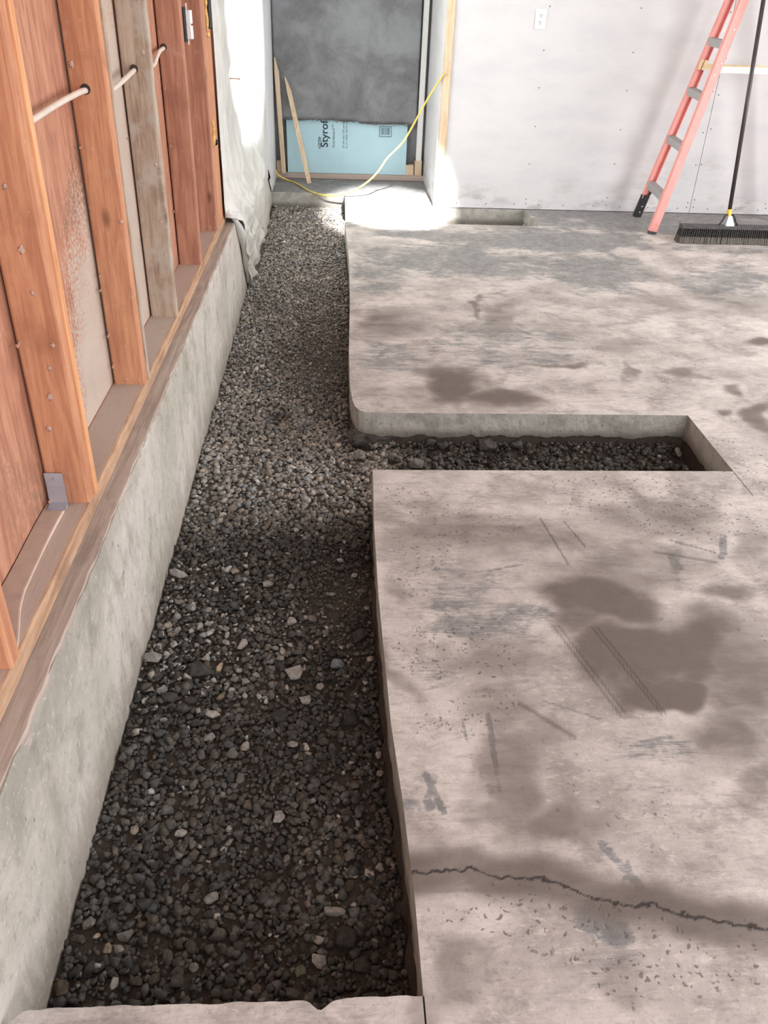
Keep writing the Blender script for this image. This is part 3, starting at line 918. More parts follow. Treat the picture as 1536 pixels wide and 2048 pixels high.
# two device boxes
t = empty('outlet_box', (-.565, 3.62, 1.20))
tag(t, 'black device box with bare white receptacle on the brown stud', 'outlet')
b = MB(); b.beam((-.585, 3.635, 1.150), (-.585, 3.635, 1.262), .075, .050, M['black'], (1, 0, 0), chamfer=.08)
b.build('box', t, loc=(-.585, 3.635, 1.2))
b = MB()
b.beam((-.540, 3.637, 1.160), (-.540, 3.637, 1.203), .024, .036, M['white'], (1, 0, 0), chamfer=.2)
b.beam((-.540, 3.637, 1.210), (-.540, 3.637, 1.253), .024, .036, M['white'], (1, 0, 0), chamfer=.2)
b.beam((-.543, 3.637, 1.160), (-.543, 3.637, 1.253), .016, .024, M['white'], (1, 0, 0))
b.build('receptacle', t, loc=(-.54, 3.637, 1.2))
b = MB(); b.box((-.548, 3.630, 1.140), (-.5455, 3.645, 1.275), M['white']); b.build('mounting_strap', t, loc=(-.546, 3.637, 1.2))

t = empty('electrical_box', (-.552, 4.335, 1.20))
tag(t, 'black electrical box at the edge of the plastic sheet', 'outlet')
b = MB()
out = [(4.285, 1.175), (4.30, 1.165), (4.335, 1.172), (4.385, 1.160), (4.372, 1.19), (4.362, 1.24), (4.375, 1.27), (4.36, 1.285), (4.34, 1.272), (4.31, 1.285), (4.292, 1.27), (4.283, 1.23)]
k = len(out)
b.add([(-.561, y, z) for y, z in out] + [(-.546, y, z) for y, z in out], [tuple(range(k, 2 * k))] + [(i, (i + 1) % k, k + (i + 1) % k, k + i) for i in range(k)], M['black'])
b.build('box', t, loc=(-.552, 4.335, 1.2))
b = MB(); b.box((-.556, 4.33, 1.30), (-.54, 4.365, 1.40), M['black']); b.build('box_bracket', t, loc=(-.55, 4.35, 1.35))
sf = empty('spray_foam', (-.556, 4.24, .75))
tag(sf, 'dried yellow spray foam dribbled down the edge of the last orange post', 'foam')
for (y, z, r, h) in [(4.268, 1.20, .010, .05), (4.272, 1.265, .012, .02), (4.28, 1.145, .011, .012), (4.225, .765, .007, .045), (4.222, .72, .006, .03)]:
    o = bpy.data.objects.new('foam_blob', rock_mesh('foam_blob', (.008, r, h), int(z * 100), 2, .7, (M['sprayfoam'],), 2.2))
    C.objects.link(o); o.parent = sf; o.location = Vector((-.556, y, z)) - Vector(sf.location)
o = bpy.data.objects.new('cable_stub', rock_mesh('cable_stub', (.012, .014, .014), 4, 2, .3, (M['black'],)))
C.objects.link(o); o.location = (-.551, 4.262, .705)
tag(o, 'small black knob on the last orange post below the foam dribble', 'knob')

# plastic sheet over the far part of the wall
ny, nz = 150, 130
Ys = np.linspace(4.41, 6.62, ny)
U, Wv = np.meshgrid(np.linspace(0, 1, ny), np.linspace(0, 1, nz))
Yp = 4.405 + U * 2.75
hem = np.interp(Yp, [4.40, 4.50, 4.62, 4.80, 4.95, 5.4, 6.0, 6.62, 7.2], [.33, .29, .12, -.13, -.19, -.185, -.14, -.085, .02])
Zp = hem + (2.45 - hem) * Wv ** 1.6
low = sstep(.42 - Zp, 0, .16)
fold = (fbm(Yp * 9 + Zp * 5, Zp * 1.3, 301, 4) - .5) * .05 * (.35 + low) + (fbm(Yp * 4 - Zp * 3, Zp * 2, 305, 3) - .5) * .05
fold += .012 * np.sin((Yp * 30 + Zp * 42)) * low * sstep(Yp, 4.45, 4.7) * (1 - sstep(Yp, 5.0, 5.5))
tack = np.exp(-(((Yp - 5.03) / .10) ** 2 + ((Zp - .90) / .05) ** 2))
fold = fold - .018 * tack + .010 * np.sin(Yp * 55) * np.exp(-((Yp - 4.55) / .15) ** 2) * (1 - low)
cre = (1 - np.abs(2 * fbm(Yp * 5.5 + Zp * 3.2, Zp * 1.1 - Yp * .4, 321, 3) - 1)) ** 5
cre2 = (1 - np.abs(2 * fbm(Yp * 4 - Zp * 5, Zp * 2 + Yp, 331, 3) - 1)) ** 5
fold = fold + .032 * cre * (.3 + .7 * sstep(.8 - Zp, 0, .5)) + .026 * cre2 * sstep(.6 - Zp, 0, .3)
fold = fold * (1 - .8 * sstep(Yp, 5.6, 6.2))
Xp = -.545 + low * .040 * (1 - sstep(Yp, 5.4, 6.2)) + .077 * sstep(Yp, 5.3, 6.25) + fold
Xp = np.minimum(Xp, -.450)
Xp = np.maximum(Xp, np.where(Zp < .345, -.494, -.553))
Xp = np.where(Yp > 6.28, np.minimum(Xp, -.470), Xp)
Xp[:, 0] = np.minimum(Xp[:, 0], -.548)
P = np.stack([Xp, Yp, Zp], -1).reshape(-1, 3)
F = [(i * ny + j, i * ny + j + 1, (i + 1) * ny + j + 1, (i + 1) * ny + j) for i in range(nz - 1) for j in range(ny - 1)]
o = MB().add(P, F, M['plastic']).build('plastic_sheet', smooth=True)
tag(o, 'wrinkled milky plastic vapour sheet hanging over the far left wall', 'plastic sheet')
so = o.modifiers.new('thick', 'SOLIDIFY'); so.thickness = .0012
# gathered roll along its loose near edge
b = MB()
pp = smooth([(-.535, 4.42, .36), (-.505, 4.47, .30), (-.492, 4.56, .22), (-.487, 4.66, .10), (-.488, 4.76, -.04), (-.495, 4.82, -.13)], 7)
b.tube(pp, [.006 + .020 * math.sin(math.pi * min(1, i / len(pp) * 1.05)) * (.85 + .25 * math.sin(i * .55)) for i in range(len(pp))], M['plastic'], 12)
g = b.build('gathered_fold', o, smooth=True)
ob = MB(); ob.tube([(-.556, 5.03, .905), (-.500, 5.02, .905)], .004, M['nail'], 8); ob.tube([(-.500, 5.02, .905), (-.498, 5.02, .905)], .009, M['nail'], 10)
tag(ob.build('nail_spike', loc=(-.53, 5.03, .905)), 'nail sticking out through the white plastic sheet', 'nail')

# ------------------------------------------------------------------ back wall and alcove
def wall_grid(x0, x1, z0, z1, y, nx, nz_, paintf, m=None):
    xs = np.linspace(x0, x1, nx)
    zs = np.linspace(z0, z1, nz_)
    X, Z = np.meshgrid(xs, zs)
    P = np.stack([X, np.full_like(X, y), Z], -1).reshape(-1, 3)
    F = [(i * nx + j, i * nx + j + 1, (i + 1) * nx + j + 1, (i + 1) * nx + j) for i in range(nz_ - 1) for j in range(nx - 1)]
    b = MB().add(P, F, m or M['dry'], paintf(X, Z).reshape(-1, 4))
    b.box((x0, y + .0005, z0), (x1, y + .0125, z1), m or M['dry'])
    return b


def smear(X, Z):
    r = sstep(.22 - Z, 0, .20) * sstep(fbm(X * 4, Z * 9, 411), .42, .62)
    r = np.maximum(r, .8 * np.exp(-((Z - .135) / .02) ** 2) * sstep(1.35 - X, 0, .2) * sstep(X, .85, 1.0))
    r = np.maximum(r, .35 * sstep(.45 - Z, 0, .1) * sstep(fbm(X * 3, Z * 3, 414), .5, .65))
    return np.stack([r, r * 0, r * 0, r * 0], -1)


wb = MB(); wb.box((.80, 6.285, -.0), (XR, 6.36, 2.6), M['pine'])
wall_back = wb.build('wall_back', loc=(2.2, 6.3, 0))
tag(wall_back, 'white drywall wall behind the ladder', kind='structure')
for x0, x1 in ((.788, 1.4), (1.4, 2.630), (2.634, XR)):
    pass
for x0, x1 in ((.790, 2.630), (2.6335, XR)):
    b = wall_grid(x0, x1, .004, 2.6, 6.262, 100, 90, smear)
    p = b.build('drywall_panel', wall_back, loc=((x0 + x1) / 2, 6.262, 1.2), paint=True)
    sc = MB()
    rows = [.045] + [.09 + .235 * k for k in range(11)]
    for cx in ([1.40, 2.005, 2.612] if x0 < 1 else [2.652, 3.2, 3.8]):
        for z in rows:
            xx, zz = cx + random.uniform(-.008, .008), z + random.uniform(-.02, .02)
            sc.tube([(xx, 6.2625, zz), (xx, 6.2608, zz)], .0042, M['screw'], 8)
    for cx in np.arange(x0 + .12, x1, .2):
        xx = cx + random.uniform(-.03, .03)
        sc.tube([(xx, 6.2625, .035), (xx, 6.2608, .035)], .004, M['screw'], 8)
    o = sc.build('screw_heads', p); o['kind'] = 'stuff'

# jamb stud at the alcove's corner
jb_ = MB()
jb_.beam((.762, 6.268, 0.0), (.762, 6.268, 2.6), .052, .036, M['pine'], (1, 0, 0), chamfer=.04)
trim1 = jb_.build('trim_1', loc=(.762, 6.268, 0)); tag(trim1, 'pale pine end stud at the corner of the alcove', kind='structure')
b = MB(); 
Yg, Zg = np.meshgrid(np.linspace(6.262, 7.30, 20), np.linspace(0, 2.6, 40))
P = np.stack([np.full_like(Yg, .735), Yg, Zg], -1).reshape(-1, 3)
F = [(i * 20 + j, (i + 1) * 20 + j, (i + 1) * 20 + j + 1, i * 20 + j + 1) for i in range(39) for j in range(19)]
rr = sstep(.35 - Zg, 0, .3) * .9
b.add(P, F, M['dry'], np.stack([rr, rr * 0, rr * 0, rr * 0], -1).reshape(-1, 4))
b.box((.7355, 6.29, 0), (.80, 7.3, 2.6), M['dry'])
b.box((.722, 6.262, 0), (.7355, 6.29, 2.6), M['dry'])
wall_right_alcove = b.build('wall_alcove_right', paint=True)
tag(wall_right_alcove, 'white drywall return at the right of the alcove', kind='structure')
b = MB()
Yg, Zg = np.meshgrid(np.linspace(6.30, 7.24, 14), np.linspace(.003, 2.6, 40))
Zg = np.where(Zg < .1, Zg + .16 * np.clip((6.62 - Yg) / .3, 0, 1), Zg)
P = np.stack([np.full_like(Yg, -.462), Yg, Zg], -1).reshape(-1, 3)
F = [(i * 14 + j, i * 14 + j + 1, (i + 1) * 14 + j + 1, (i + 1) * 14 + j) for i in range(39) for j in range(13)]
rr = sstep(.5 - Zg, 0, .4) * .6
b.add(P, F, M['dry'], np.stack([rr, rr * 0, rr * 0, rr * 0], -1).reshape(-1, 4))
b.box((-.475, 6.30, .163), (-.4625, 7.24, 2.6), M['dry'])
tag(b.build('wall_alcove_left', paint=True), 'white drywall strip at the left of the alcove', kind='structure')
b = MB(); b.box((-.60, 7.262, 0), (.80, 7.30, 2.6), M['darkpanel'])
tag(b.build('wall_alcove_back'), 'dark grey backing behind the alcove opening', kind='structure')
# threshold and the feet of the framing
b = MB(); b.beam((-.46, 7.215, .022), (.734, 7.215, .022), .042, .06, M['plate'], (0, 0, 1), chamfer=.06)
tag(b.build('trim_2', loc=(.13, 7.215, 0)), 'dusty wooden threshold along the foot of the alcove', kind='structure')
tr3 = empty('white_post', (.69, 7.215, .045))
b = MB(); b.beam((.690, 7.225, .155), (.690, 7.225, 2.6), .044, .05, M['white'], (1, 0, 0), chamfer=.05); b.build('post_shaft', tr3, loc=(.69, 7.225, .2))
b = MB(); b.beam((.690, 7.220, .0445), (.690, 7.220, .155), .058, .06, M['pine'], (1, 0, 0), chamfer=.04); b.build('post_foot', tr3, loc=(.69, 7.22, .05))
tag(tr3, 'slim white post on a raw pine foot at the right of the alcove', 'post')
b = MB(); b.beam((.622, 7.222, .0445), (.619, 7.222, .122), .066, .05, M['pine'], (1, 0, 0), chamfer=.03)
tag(b.build('wood_block', loc=(.62, 7.222, .045)), 'raw pine block on the threshold right of the blue board', 'block')
b = MB(); b.beam((-.428, 7.222, .0445), (-.428, 7.222, .128), .060, .05, M['pine'], (1, 0, 0), chamfer=.03)
tag(b.build('wood_block', loc=(-.428, 7.222, .045)), 'raw pine block on the threshold behind the left stick', 'block')

# dark sheet hanging over the opening
nx, nz_ = 80, 70
X, Z = np.meshgrid(np.linspace(-.455, .655, nx), np.linspace(0, 1, nz_))
hz = .436 + (fbm(X * 16, X * 0, 71, 4) - .5) * .016 - .012 * (X > .2)
Zt = hz + (2.55 - hz) * Z
Yt = 7.185 + (fbm(X * 3, Zt * 2, 73, 3) - .5) * .02 + .006 * np.sin(X * 9 + Zt * 3) - .010 * np.exp(-((Zt - .45) / .03) ** 2)
P = np.stack([X, Yt, Zt], -1).reshape(-1, 3)
F = [(i * nx + j, i * nx + j + 1, (i + 1) * nx + j + 1, (i + 1) * nx + j) for i in range(nz_ - 1) for j in range(nx - 1)]
tarp = MB().add(P, F, M['tarp']).build('dark_sheet', smooth=True)
tag(tarp, 'dark grey cloudy sheet hanging across the alcove above the blue board', 'sheet')
mo = tarp.modifiers.new('thick', 'SOLIDIFY'); mo.thickness = .002; mo.offset = 1
b = MB()
for k in range(150):
    x = random.uniform(-.43, .62); z0 = .437 + (.0 if x < .2 else -.012)
    p0 = Vector((x, 7.166, z0 + random.uniform(-.004, .012)))
    b.tube([p0, p0 + Vector((random.uniform(-.03, .03), -.004, random.uniform(-.012, .010)))], .0011, M['bristle_tip'], 4)
fr = b.build('frayed_hem', tarp); fr['kind'] = 'stuff'

# blue foam board with its print
fbz = empty('foam_board', (.11, 7.222, .045))
tag(fbz, 'light blue foam insulation board with printed lettering on the threshold', 'insulation')
b = MB()
b.add([(-.368, 7.193, .0455), (.588, 7.193, .0455), (.588, 7.215, .0455), (-.368, 7.215, .0455), (-.374, 7.213, .65), (.590, 7.213, .65), (.590, 7.235, .65), (-.374, 7.235, .65)], [(0, 1, 5, 4), (3, 7, 6, 2), (0, 4, 7, 3), (1, 2, 6, 5), (4, 5, 6, 7), (0, 3, 2, 1)], M['foam'])
b.build('board', fbz, loc=(.11, 7.21, .05))
tilt = math.atan2(.020, .6045)


def print_text(txt, size, x, z, name='printed_text', bold=False, extra=0.0):
    cu = bpy.data.curves.new(name, 'FONT')
    cu.body = txt
    cu.size = size
    cu.extrude = .0003
    if bold:
        cu.offset = size * .018
    cu.offset += extra
    ob_ = bpy.data.objects.new(name, cu)
    C.objects.link(ob_)
    bpy.context.view_layer.update()
    me = bpy.data.meshes.new_from_object(ob_.evaluated_get(bpy.context.evaluated_depsgraph_get()))
    bpy.data.objects.remove(ob_)
    me.materials.clear(); me.materials.append(M['ink'])
    o = bpy.data.objects.new(name, me)
    C.objects.link(o)
    o.parent = fbz
    # text reads upwards: local x -> world z, local y -> world -x
    yb = 7.1922 + (z - .0455) * math.tan(tilt)
    o.matrix_local = Matrix.Translation(Vector((x, yb, z)) - Vector(fbz.location)) @ Matrix.Rotation(-tilt, 4, 'X') @ Matrix(((0, -1, 0, 0), (0, 0, -1, 0), (1, 0, 0, 0), (0, 0, 0, 1)))
    return o


print_text('Styrofoam', .080, -.046, .238, bold=True)
print_text('Scoreboard\u2122', .030, .010, .238)
print_text('25 mil max 12% water', .0215, .086, .236)
print_text('R x F 1202L ASTM C578', .0215, .112, .236)
# maker's oval and the bar code panel
b = MB()
yb = lambda z: 7.1918 + (z - .0455) * math.tan(tilt)
ov = [(-.110 + .013 * math.cos(a), .272 + .044 * math.sin(a)) for a in np.linspace(0, 2 * math.pi, 21)[:-1]]
iv = [(-.110 + .010 * math.cos(a), .272 + .036 * math.sin(a)) for a in np.linspace(0, 2 * math.pi, 21)[:-1]]
b.add([(x, yb(z), z) for x, z in ov + iv], [(i, (i + 1) % 20, 20 + (i + 1) % 20, 20 + i) for i in range(20)], M['ink'])
b.build('printed_oval', fbz)
print_text('DOW', .021, -.103, .250, bold=True)
b = MB()
x0, x1, z0, z1 = .365, .462, .328, .404
for (a, c, d, e) in [(x0, z0, x1, z0 + .004), (x0, z1 - .004, x1, z1), (x0, z0, x0 + .004, z1), (x1 - .004, z0, x1, z1)]:
    b.add([(a, yb(c), c), (d, yb(c), c), (d, yb(e), e), (a, yb(e), e)], [(0, 1, 2, 3)], M['ink'])
xx = x0 + .012
while xx < x1 - .014:
    wd = random.choice((.0012, .0018, .0026))
    b.add([(xx, yb(z0 + .014), z0 + .014), (xx + wd, yb(z0 + .014), z0 + .014), (xx + wd, yb(z1 - .010), z1 - .010), (xx, yb(z1 - .010), z1 - .010)], [(0, 1, 2, 3)], M['ink'])
    xx += wd + random.choice((.0014, .002, .003))
b.build('bar_code', fbz)

# two pointed pine sticks
for (p0, p1, lab) in [((-.398, 7.150, .046), (-.436, 7.150, .865), 'pale pine stick with pointed tip, left and taller of the two leaning in the alcove'),
                      ((-.190, 6.985, .002), (-.362, 7.158, .735), 'pale pine stick with pointed tip leaning across the blue foam board')]:
    p0, p1 = Vector(p0), Vector(p1)
    ax = (p1 - p0).normalized()
    b = MB()
    q = p1 - ax * .10
    b.beam(p0, q, .034, .017, M['pine'], (1, 0, 0))
    wv = (Vector((1, 0, 0)) - ax * ax.x).normalized(); dv = ax.cross(wv)
    c4 = [q + wv * (s * .017) + dv * (t * .0085) for s, t in ((-1, -1), (1, -1), (1, 1), (-1, 1))]
    tp_ = [p1 + wv * (-.012) + dv * (t * .0085) for t in (-1, 1)]
    tq = [p1 + wv * (-.004) + dv * (t * .0085) for t in (-1, 1)]
    b.add(c4 + [tp_[0], tq[0], tq[1], tp_[1]], [(0, 1, 5, 4), (1, 2, 6, 5), (2, 3, 7, 6), (3, 0, 4, 7), (4, 5, 6, 7)], M['pine'])
    tag(b.build('pine_stick', loc=p0), lab, 'stick')

# yellow cord
cpts = [(.742, 6.235, .866), (.731, 6.25, .851), (.656, 6.27, .732), (.597, 6.3, .619), (.52, 6.33, .469), (.471, 6.35, .396), (.387, 6.38, .307), (.326, 6.4, .214), (.25, 6.44, .129), (.135, 6.5, .048), (.012, 6.56, .004), (-.082, 6.60, -.004), (-.177, 6.67, .007), (-.239, 6.815, .008), (-.304, 6.979, .008), (-.366, 7.05, .012), (-.43, 7.01, .05), (-.456, 6.985, .093)]
b = MB(); b.tube(smooth(cpts, 5), .0062, M['cord'], 8)
tag(b.build('extension_cord', smooth=True), 'yellow extension cord sagging from the alcove corner to the left wall', 'cord')

# outlet in the back wall
t = empty('wall_outlet', (1.352, 6.262, 1.2))
tag(t, 'white duplex outlet with cover plate on the white drywall', 'outlet')
b = MB(); b.beam((1.352, 6.2585, 1.143), (1.352, 6.2585, 1.257), .072, .006, M['white'], (1, 0, 0), chamfer=.12); b.build('cover_plate', t, loc=(1.352, 6.258, 1.2))
for dz in (-.0195, .0195):
    b = MB(); b.beam((1.352, 6.2545, 1.2 + dz - .0145), (1.352, 6.2545, 1.2 + dz + .0145), .034, .003, M['white'], (1, 0, 0), chamfer=.2)
    r = b.build('receptacle', t, loc=(1.352, 6.2545, 1.2 + dz))
    b = MB()
    for dx in (-.0065, .0065):
        b.box((1.352 + dx - .0013, 6.2522, 1.2 + dz - .001), (1.352 + dx + .0013, 6.2535, 1.2 + dz + .008), M['slot'])
    b.tube([(1.352, 6.2535, 1.2 + dz - .008), (1.352, 6.2522, 1.2 + dz - .008)], .003, M['slot'], 8)
    b.build('slots', r)

# ------------------------------------------------------------------ step ladder
L = empty('step_ladder', (2.4, 5.87, 0))
tag(L, 'salmon fibreglass step ladder with grey steps against the white wall', 'ladder')
HT = 2.02


def fr_near(z): return Vector((2.138 + .214 * z, 5.612 + .030 * z, z))
def fr_far(z): return Vector((2.190 + .230 * z, 6.130 - .045 * z, z))
def rr_near(z): return Vector((2.600 + .275 * (HT - z), 5.650 + .012 * z, z))
def rr_far(z): return Vector((2.665 + .275 * (HT - z), 6.075 - .020 * z, z))


def channel(p, z0, z1, inward, web, flange, m, name):
    """C rail: web facing out, flanges turned inwards"""
    b = MB()
    a, c = p(z0), p(z1)
    ax = (c - a).normalized()
    wv = Vector((1, .14, 0)); wv = (wv - ax * wv.dot(ax)).normalized()
    nv = ax.cross(wv)
    if nv.dot(Vector(inward)) < 0:
        nv = -nv
    th = .004
    b.beam(a, c, web, th, m, wv, chamfer=0)
    for s in (-1, 1):
        off = wv * (s * (web / 2 - th / 2)) + nv * (flange / 2)
        b.beam(a + off, c + off, th, flange, m, wv)
    return b


channel(fr_near, .018, HT, (0, 1, 0), .054, .027, M['pink'], 'x').build('front_rail', L, loc=fr_near(0))
channel(fr_far, .13, HT, (0, -1, 0), .054, .027, M['pink'], 'x').build('front_rail', L, loc=fr_far(0))
channel(rr_near, .018, HT, (0, 1, 0), .046, .024, M['pink'], 'x').build('rear_rail', L, loc=rr_near(0))
channel(rr_far, .018, HT, (0, -1, 0), .046, .024, M['pink'], 'x').build('rear_rail', L, loc=rr_far(0))
for p, s, zt in ((fr_near, 1, .02), (fr_far, -1, .15), (rr_near, 1, .03), (rr_far, -1, .03)):
    b = MB()
    b.beam(p(0.001) + Vector((0, s * .013, 0)), p(zt) + Vector((0, s * .011, 0)), .057, .030, M['black' if p is fr_far else 'dusty_black'], (1, 0, 0), chamfer=.08)
    f = b.build('foot', L, loc=p(0))
    if p is fr_far:
        for z in (.035, .075):
            rv = MB()
            c = p(z) + Vector((.004, -.0255, 0)); rv.tube([c, c + Vector((0, -.004, 0))], .005, M['rivet'], 8)
            rv.build('rivet', f)
for i, z in enumerate((.245, .548, .845, 1.136, 1.43, 1.73)):
    a, c = fr_near(z), fr_far(z)
    d = (c - a).normalized()
    a, c = a + d * .004, c - d * .004
    b = MB()
    wv = Vector((1, -.15, 0))
    b.beam(a, c, .052, .004, M['alu'], wv)
    b.beam(a + Vector((-.024, .004, -.021)), c + Vector((-.024, .004, -.021)), .004, .044, M['alu'], wv)
    b.beam(a + Vector((.018, -.004, -.013)), c + Vector((.018, -.004, -.013)), .004, .028, M['alu'], wv)
    for k in range(5):
        o_ = Vector((-.018 + .009 * k, .003, .0025))
        b.beam(a + o_, c + o_, .003, .0022, M['alu'], wv)
    b.build('step', L, loc=(a + c) / 2)
# knee braces under the bottom step
b = MB(); b.beam(fr_near(.03) + Vector((.012, .012, .03)), fr_near(.225) + Vector((.02, .15, 0)), .016, .008, M['dusty_black'], (1, 0, 0)); b.build('knee_brace', L)
b = MB(); b.beam(fr_far(.13) + Vector((.012, -.012, 0)), fr_far(.225) + Vector((.01, -.10, 0)), .016, .008, M['dusty_black'], (1, 0, 0)); b.build('knee_brace', L)
for p in (rr_near, ):
    for z in (.30, .62, .95, 1.3):
        b = MB(); b.beam(rr_near(z) + Vector((0, .02, 0)), rr_far(z) + Vector((0, -.02, 0)), .022, .018, M['alu'], (1, 0, 0)); b.build('rear_brace', L)
# top cap
b = MB(); b.beam((2.605, 5.64, HT + .02), (2.655, 6.07, HT + .02), .20, .06, M['pink'], (1, 0, 0), chamfer=.1); b.build('top_cap', L)
# spreaders
for p, q, y, m, nm in ((fr_near, rr_near, .012, 'rivet', 'near'), (fr_far, rr_far, -.016, 'zinc', 'far')):
    z = .985 if nm == 'near' else .975
    a, c = p(z) + Vector((.014, y * 1.6, 0)), q(z) + Vector((0, y * 1.6, 0))
    b = MB()
    mid = a.lerp(c, .5)
    b.beam(a, mid + (mid - a).normalized() * .02, .005, .034 if nm == 'near' else .028, M[m], (0, 1, 0))
    b.beam(mid - (mid - a).normalized() * .02 + Vector((0, .006, 0)), c + Vector((0, .006, 0)), .005, .034 if nm == 'near' else .028, M[m], (0, 1, 0))
    sp = b.build('spreader', L, loc=mid)
b = MB()
a = fr_far(.985) + Vector((0, -.031, 0))
ax = (fr_far(1) - fr_far(0)).normalized()
b.beam(a - ax * .030 + Vector((-.014, 0, 0)), a + ax * .030 + Vector((-.014, 0, 0)), .022, .006, M['zinc'], (1, 0, 0))
b.beam(a - ax * .030 + Vector((.014, 0, -.004)), a + ax * .030 + Vector((.014, 0, -.004)), .022, .006, M['zinc'], (1, 0, 0))
b.build('spreader_bracket', L, loc=a)
for z, dx in ((1.02, .008), (.955, -.006), (.33, .005), (.07, .004), (.035, -.002), (1.20, .004)):
    rv = MB(); c = fr_near(z) + Vector((dx, -.002, 0)); rv.tube([c, c + Vector((0, -.004, 0))], .0048 if z != .33 else .003, M['rivet'], 8)
    rv.build('rivet', L)

# ------------------------------------------------------------------ push broom
B = empty('push_broom', (2.56, 5.43, 0))
tag(B, 'black push broom with yellow collar standing on the slab beside the ladder', 'broom')
b = MB(); b.beam((2.250, 5.430, .102), (2.872, 5.430, .102), .070, .022, M['dusty_black'], (0, 1, 0), chamfer=.12); b.build('head_block', B, loc=(2.56, 5.43, .1))
b = MB(); b2 = MB()
for i in range(46):
    for j in range(5):
        x = 2.256 + .610 * i / 45; y = 5.402 + .056 * j / 4
        ex = x + (x - 2.56) * .03 + random.uniform(-.003, .003); ey = 5.43 + (y - 5.43) * 1.35 + random.uniform(-.003, .003)
        mid = Vector((x, y, .092)).lerp(Vector((ex, ey, .002)), .55)
        b.beam((x, y, .092), mid, .0072, .009, M['bristle'], (1, 0, 0), taper=1.12)
        b2.beam(mid, (ex, ey, .002), .0106, .011, M['bristle_tip'], (1, 0, 0), taper=1.25)
o = b.build('bristles', B); o['kind'] = 'stuff'
o = b2.build('bristle_tips', B); o['kind'] = 'stuff'; o['label'] = 'dust-grey bristle tips'
h0, h1 = Vector((2.562, 5.455, .15)), Vector((2.502, 5.598, 1.50))
b = MB()
b.add([(2.535, 5.405, .113), (2.592, 5.405, .113), (2.592, 5.46, .113), (2.535, 5.46, .113), (2.552, 5.435, .17), (2.574, 5.435, .17), (2.574, 5.468, .17), (2.552, 5.468, .17)], [(0, 1, 5, 4), (1, 2, 6, 5), (2, 3, 7, 6), (3, 0, 4, 7), (4, 5, 6, 7), (0, 3, 2, 1)], M['steel'])
b.build('handle_socket', B, loc=(2.562, 5.44, .13))
for s in (-1, 1):
    b = MB(); b.tube(smooth([(2.563 + s * .010, 5.45, .175), (2.563 + s * .028, 5.445, .168), (2.563 + s * .045, 5.44, .135), (2.563 + s * .062, 5.435, .113)], 4), .0055, M['black'], 8)
    b.build('brace', B, smooth=True)
b = MB(); b.tube([h0.lerp(h1, .005), h0.lerp(h1, .042)], [.0165, .0155], M['yellow'], 14); b.build('collar', B, smooth=False)
b = MB(); b.tube([h0.lerp(h1, .02), h1], .0125, M['handle'], 14); b.build('handle', B, smooth=True)

# ------------------------------------------------------------------ trench: dirt bed, packed gravel, loose stones
def bed_z(x, y):
    z = -.190 + .075 * sstep(y, 4.2, 6.6) + .012 * sstep(x, .12, .4) * sstep(y, 2.3, 2.42) * sstep(3.0 - y, 0, .1)
    z = z + (fbm(x * 6, y * 6, 501, 4) - .5) * .03
    z = z + .030 * sstep(y, 2.74, 2.84) * sstep(2.95 - y, 0, .05) * sstep(x, .1, .25)
    z = z - .035 * np.exp(-(((x + .24) / .05) ** 2 + ((y - 3.17) / .09) ** 2))
    z = z + .012 * sstep(y, 2.25, 2.6) * sstep(3.2 - y, 0, .4)
    z = z - .02 * np.exp(-(((x + .44) / .05) ** 2 + ((y - 2.45) / .12) ** 2))
    z = z + .03 * sstep(.80 - y, 0, .1)
    return z


def right_edge(y):
    r = np.where(y < 2.395, interp(NEAR_EDGE, y), np.where(y < 2.829, 1.355, np.where(y < 5.77, interp(FAR_EDGE, y), np.where(y < 6.25, 1.39, .083))))
    return r


def dusty(x, y):  # dust level of stones and dirt, with cross trench shade painted in
    d = sstep(y, 2.15, 2.6) * .75 + sstep(y, 4.2, 5.4) * .35
    d = d - .75 * sstep(x, .12, .3) * sstep(y, 2.3, 2.4) * sstep(2.95 - y, 0, .1)  # shade of the cross trench, put into the colour as a darker tone
    d = d - .30 * np.exp(-(((x + .02) / .16) ** 2 + ((y - 3.75) / .45) ** 2))
    d = d - .55 * np.exp(-(((x + .24) / .06) ** 2 + ((y - 3.17) / .10) ** 2))
    d = d + .10 * sstep(-x, .2, .5)
    return np.clip(d + (fbm(x * 5, y * 5, 515, 3) - .5) * .5, 0, 1)


gb = MB()
for (x0, x1, y0, y1, nx, ny_) in ((-.56, .20, .62, 6.70, 50, 300), (.20, 1.40, 2.36, 2.90, 60, 40), (.20, 1.42, 5.72, 6.30, 50, 30)):
    X, Y = np.meshgrid(np.linspace(x0, x1, nx), np.linspace(y0, y1, ny_))
    Z = bed_z(X, Y) - .006
    Rr = dusty(X, Y)
    P = np.stack([X, Y, Z], -1).reshape(-1, 3)
    F = [(i * nx + j, i * nx + j + 1, (i + 1) * nx + j + 1, (i + 1) * nx + j) for i in range(ny_ - 1) for j in range(nx - 1)]
    gb.add(P, F, M['dirt'], np.stack([Rr, Rr * 0, Rr * 0, Rr * 0], -1).reshape(-1, 4))
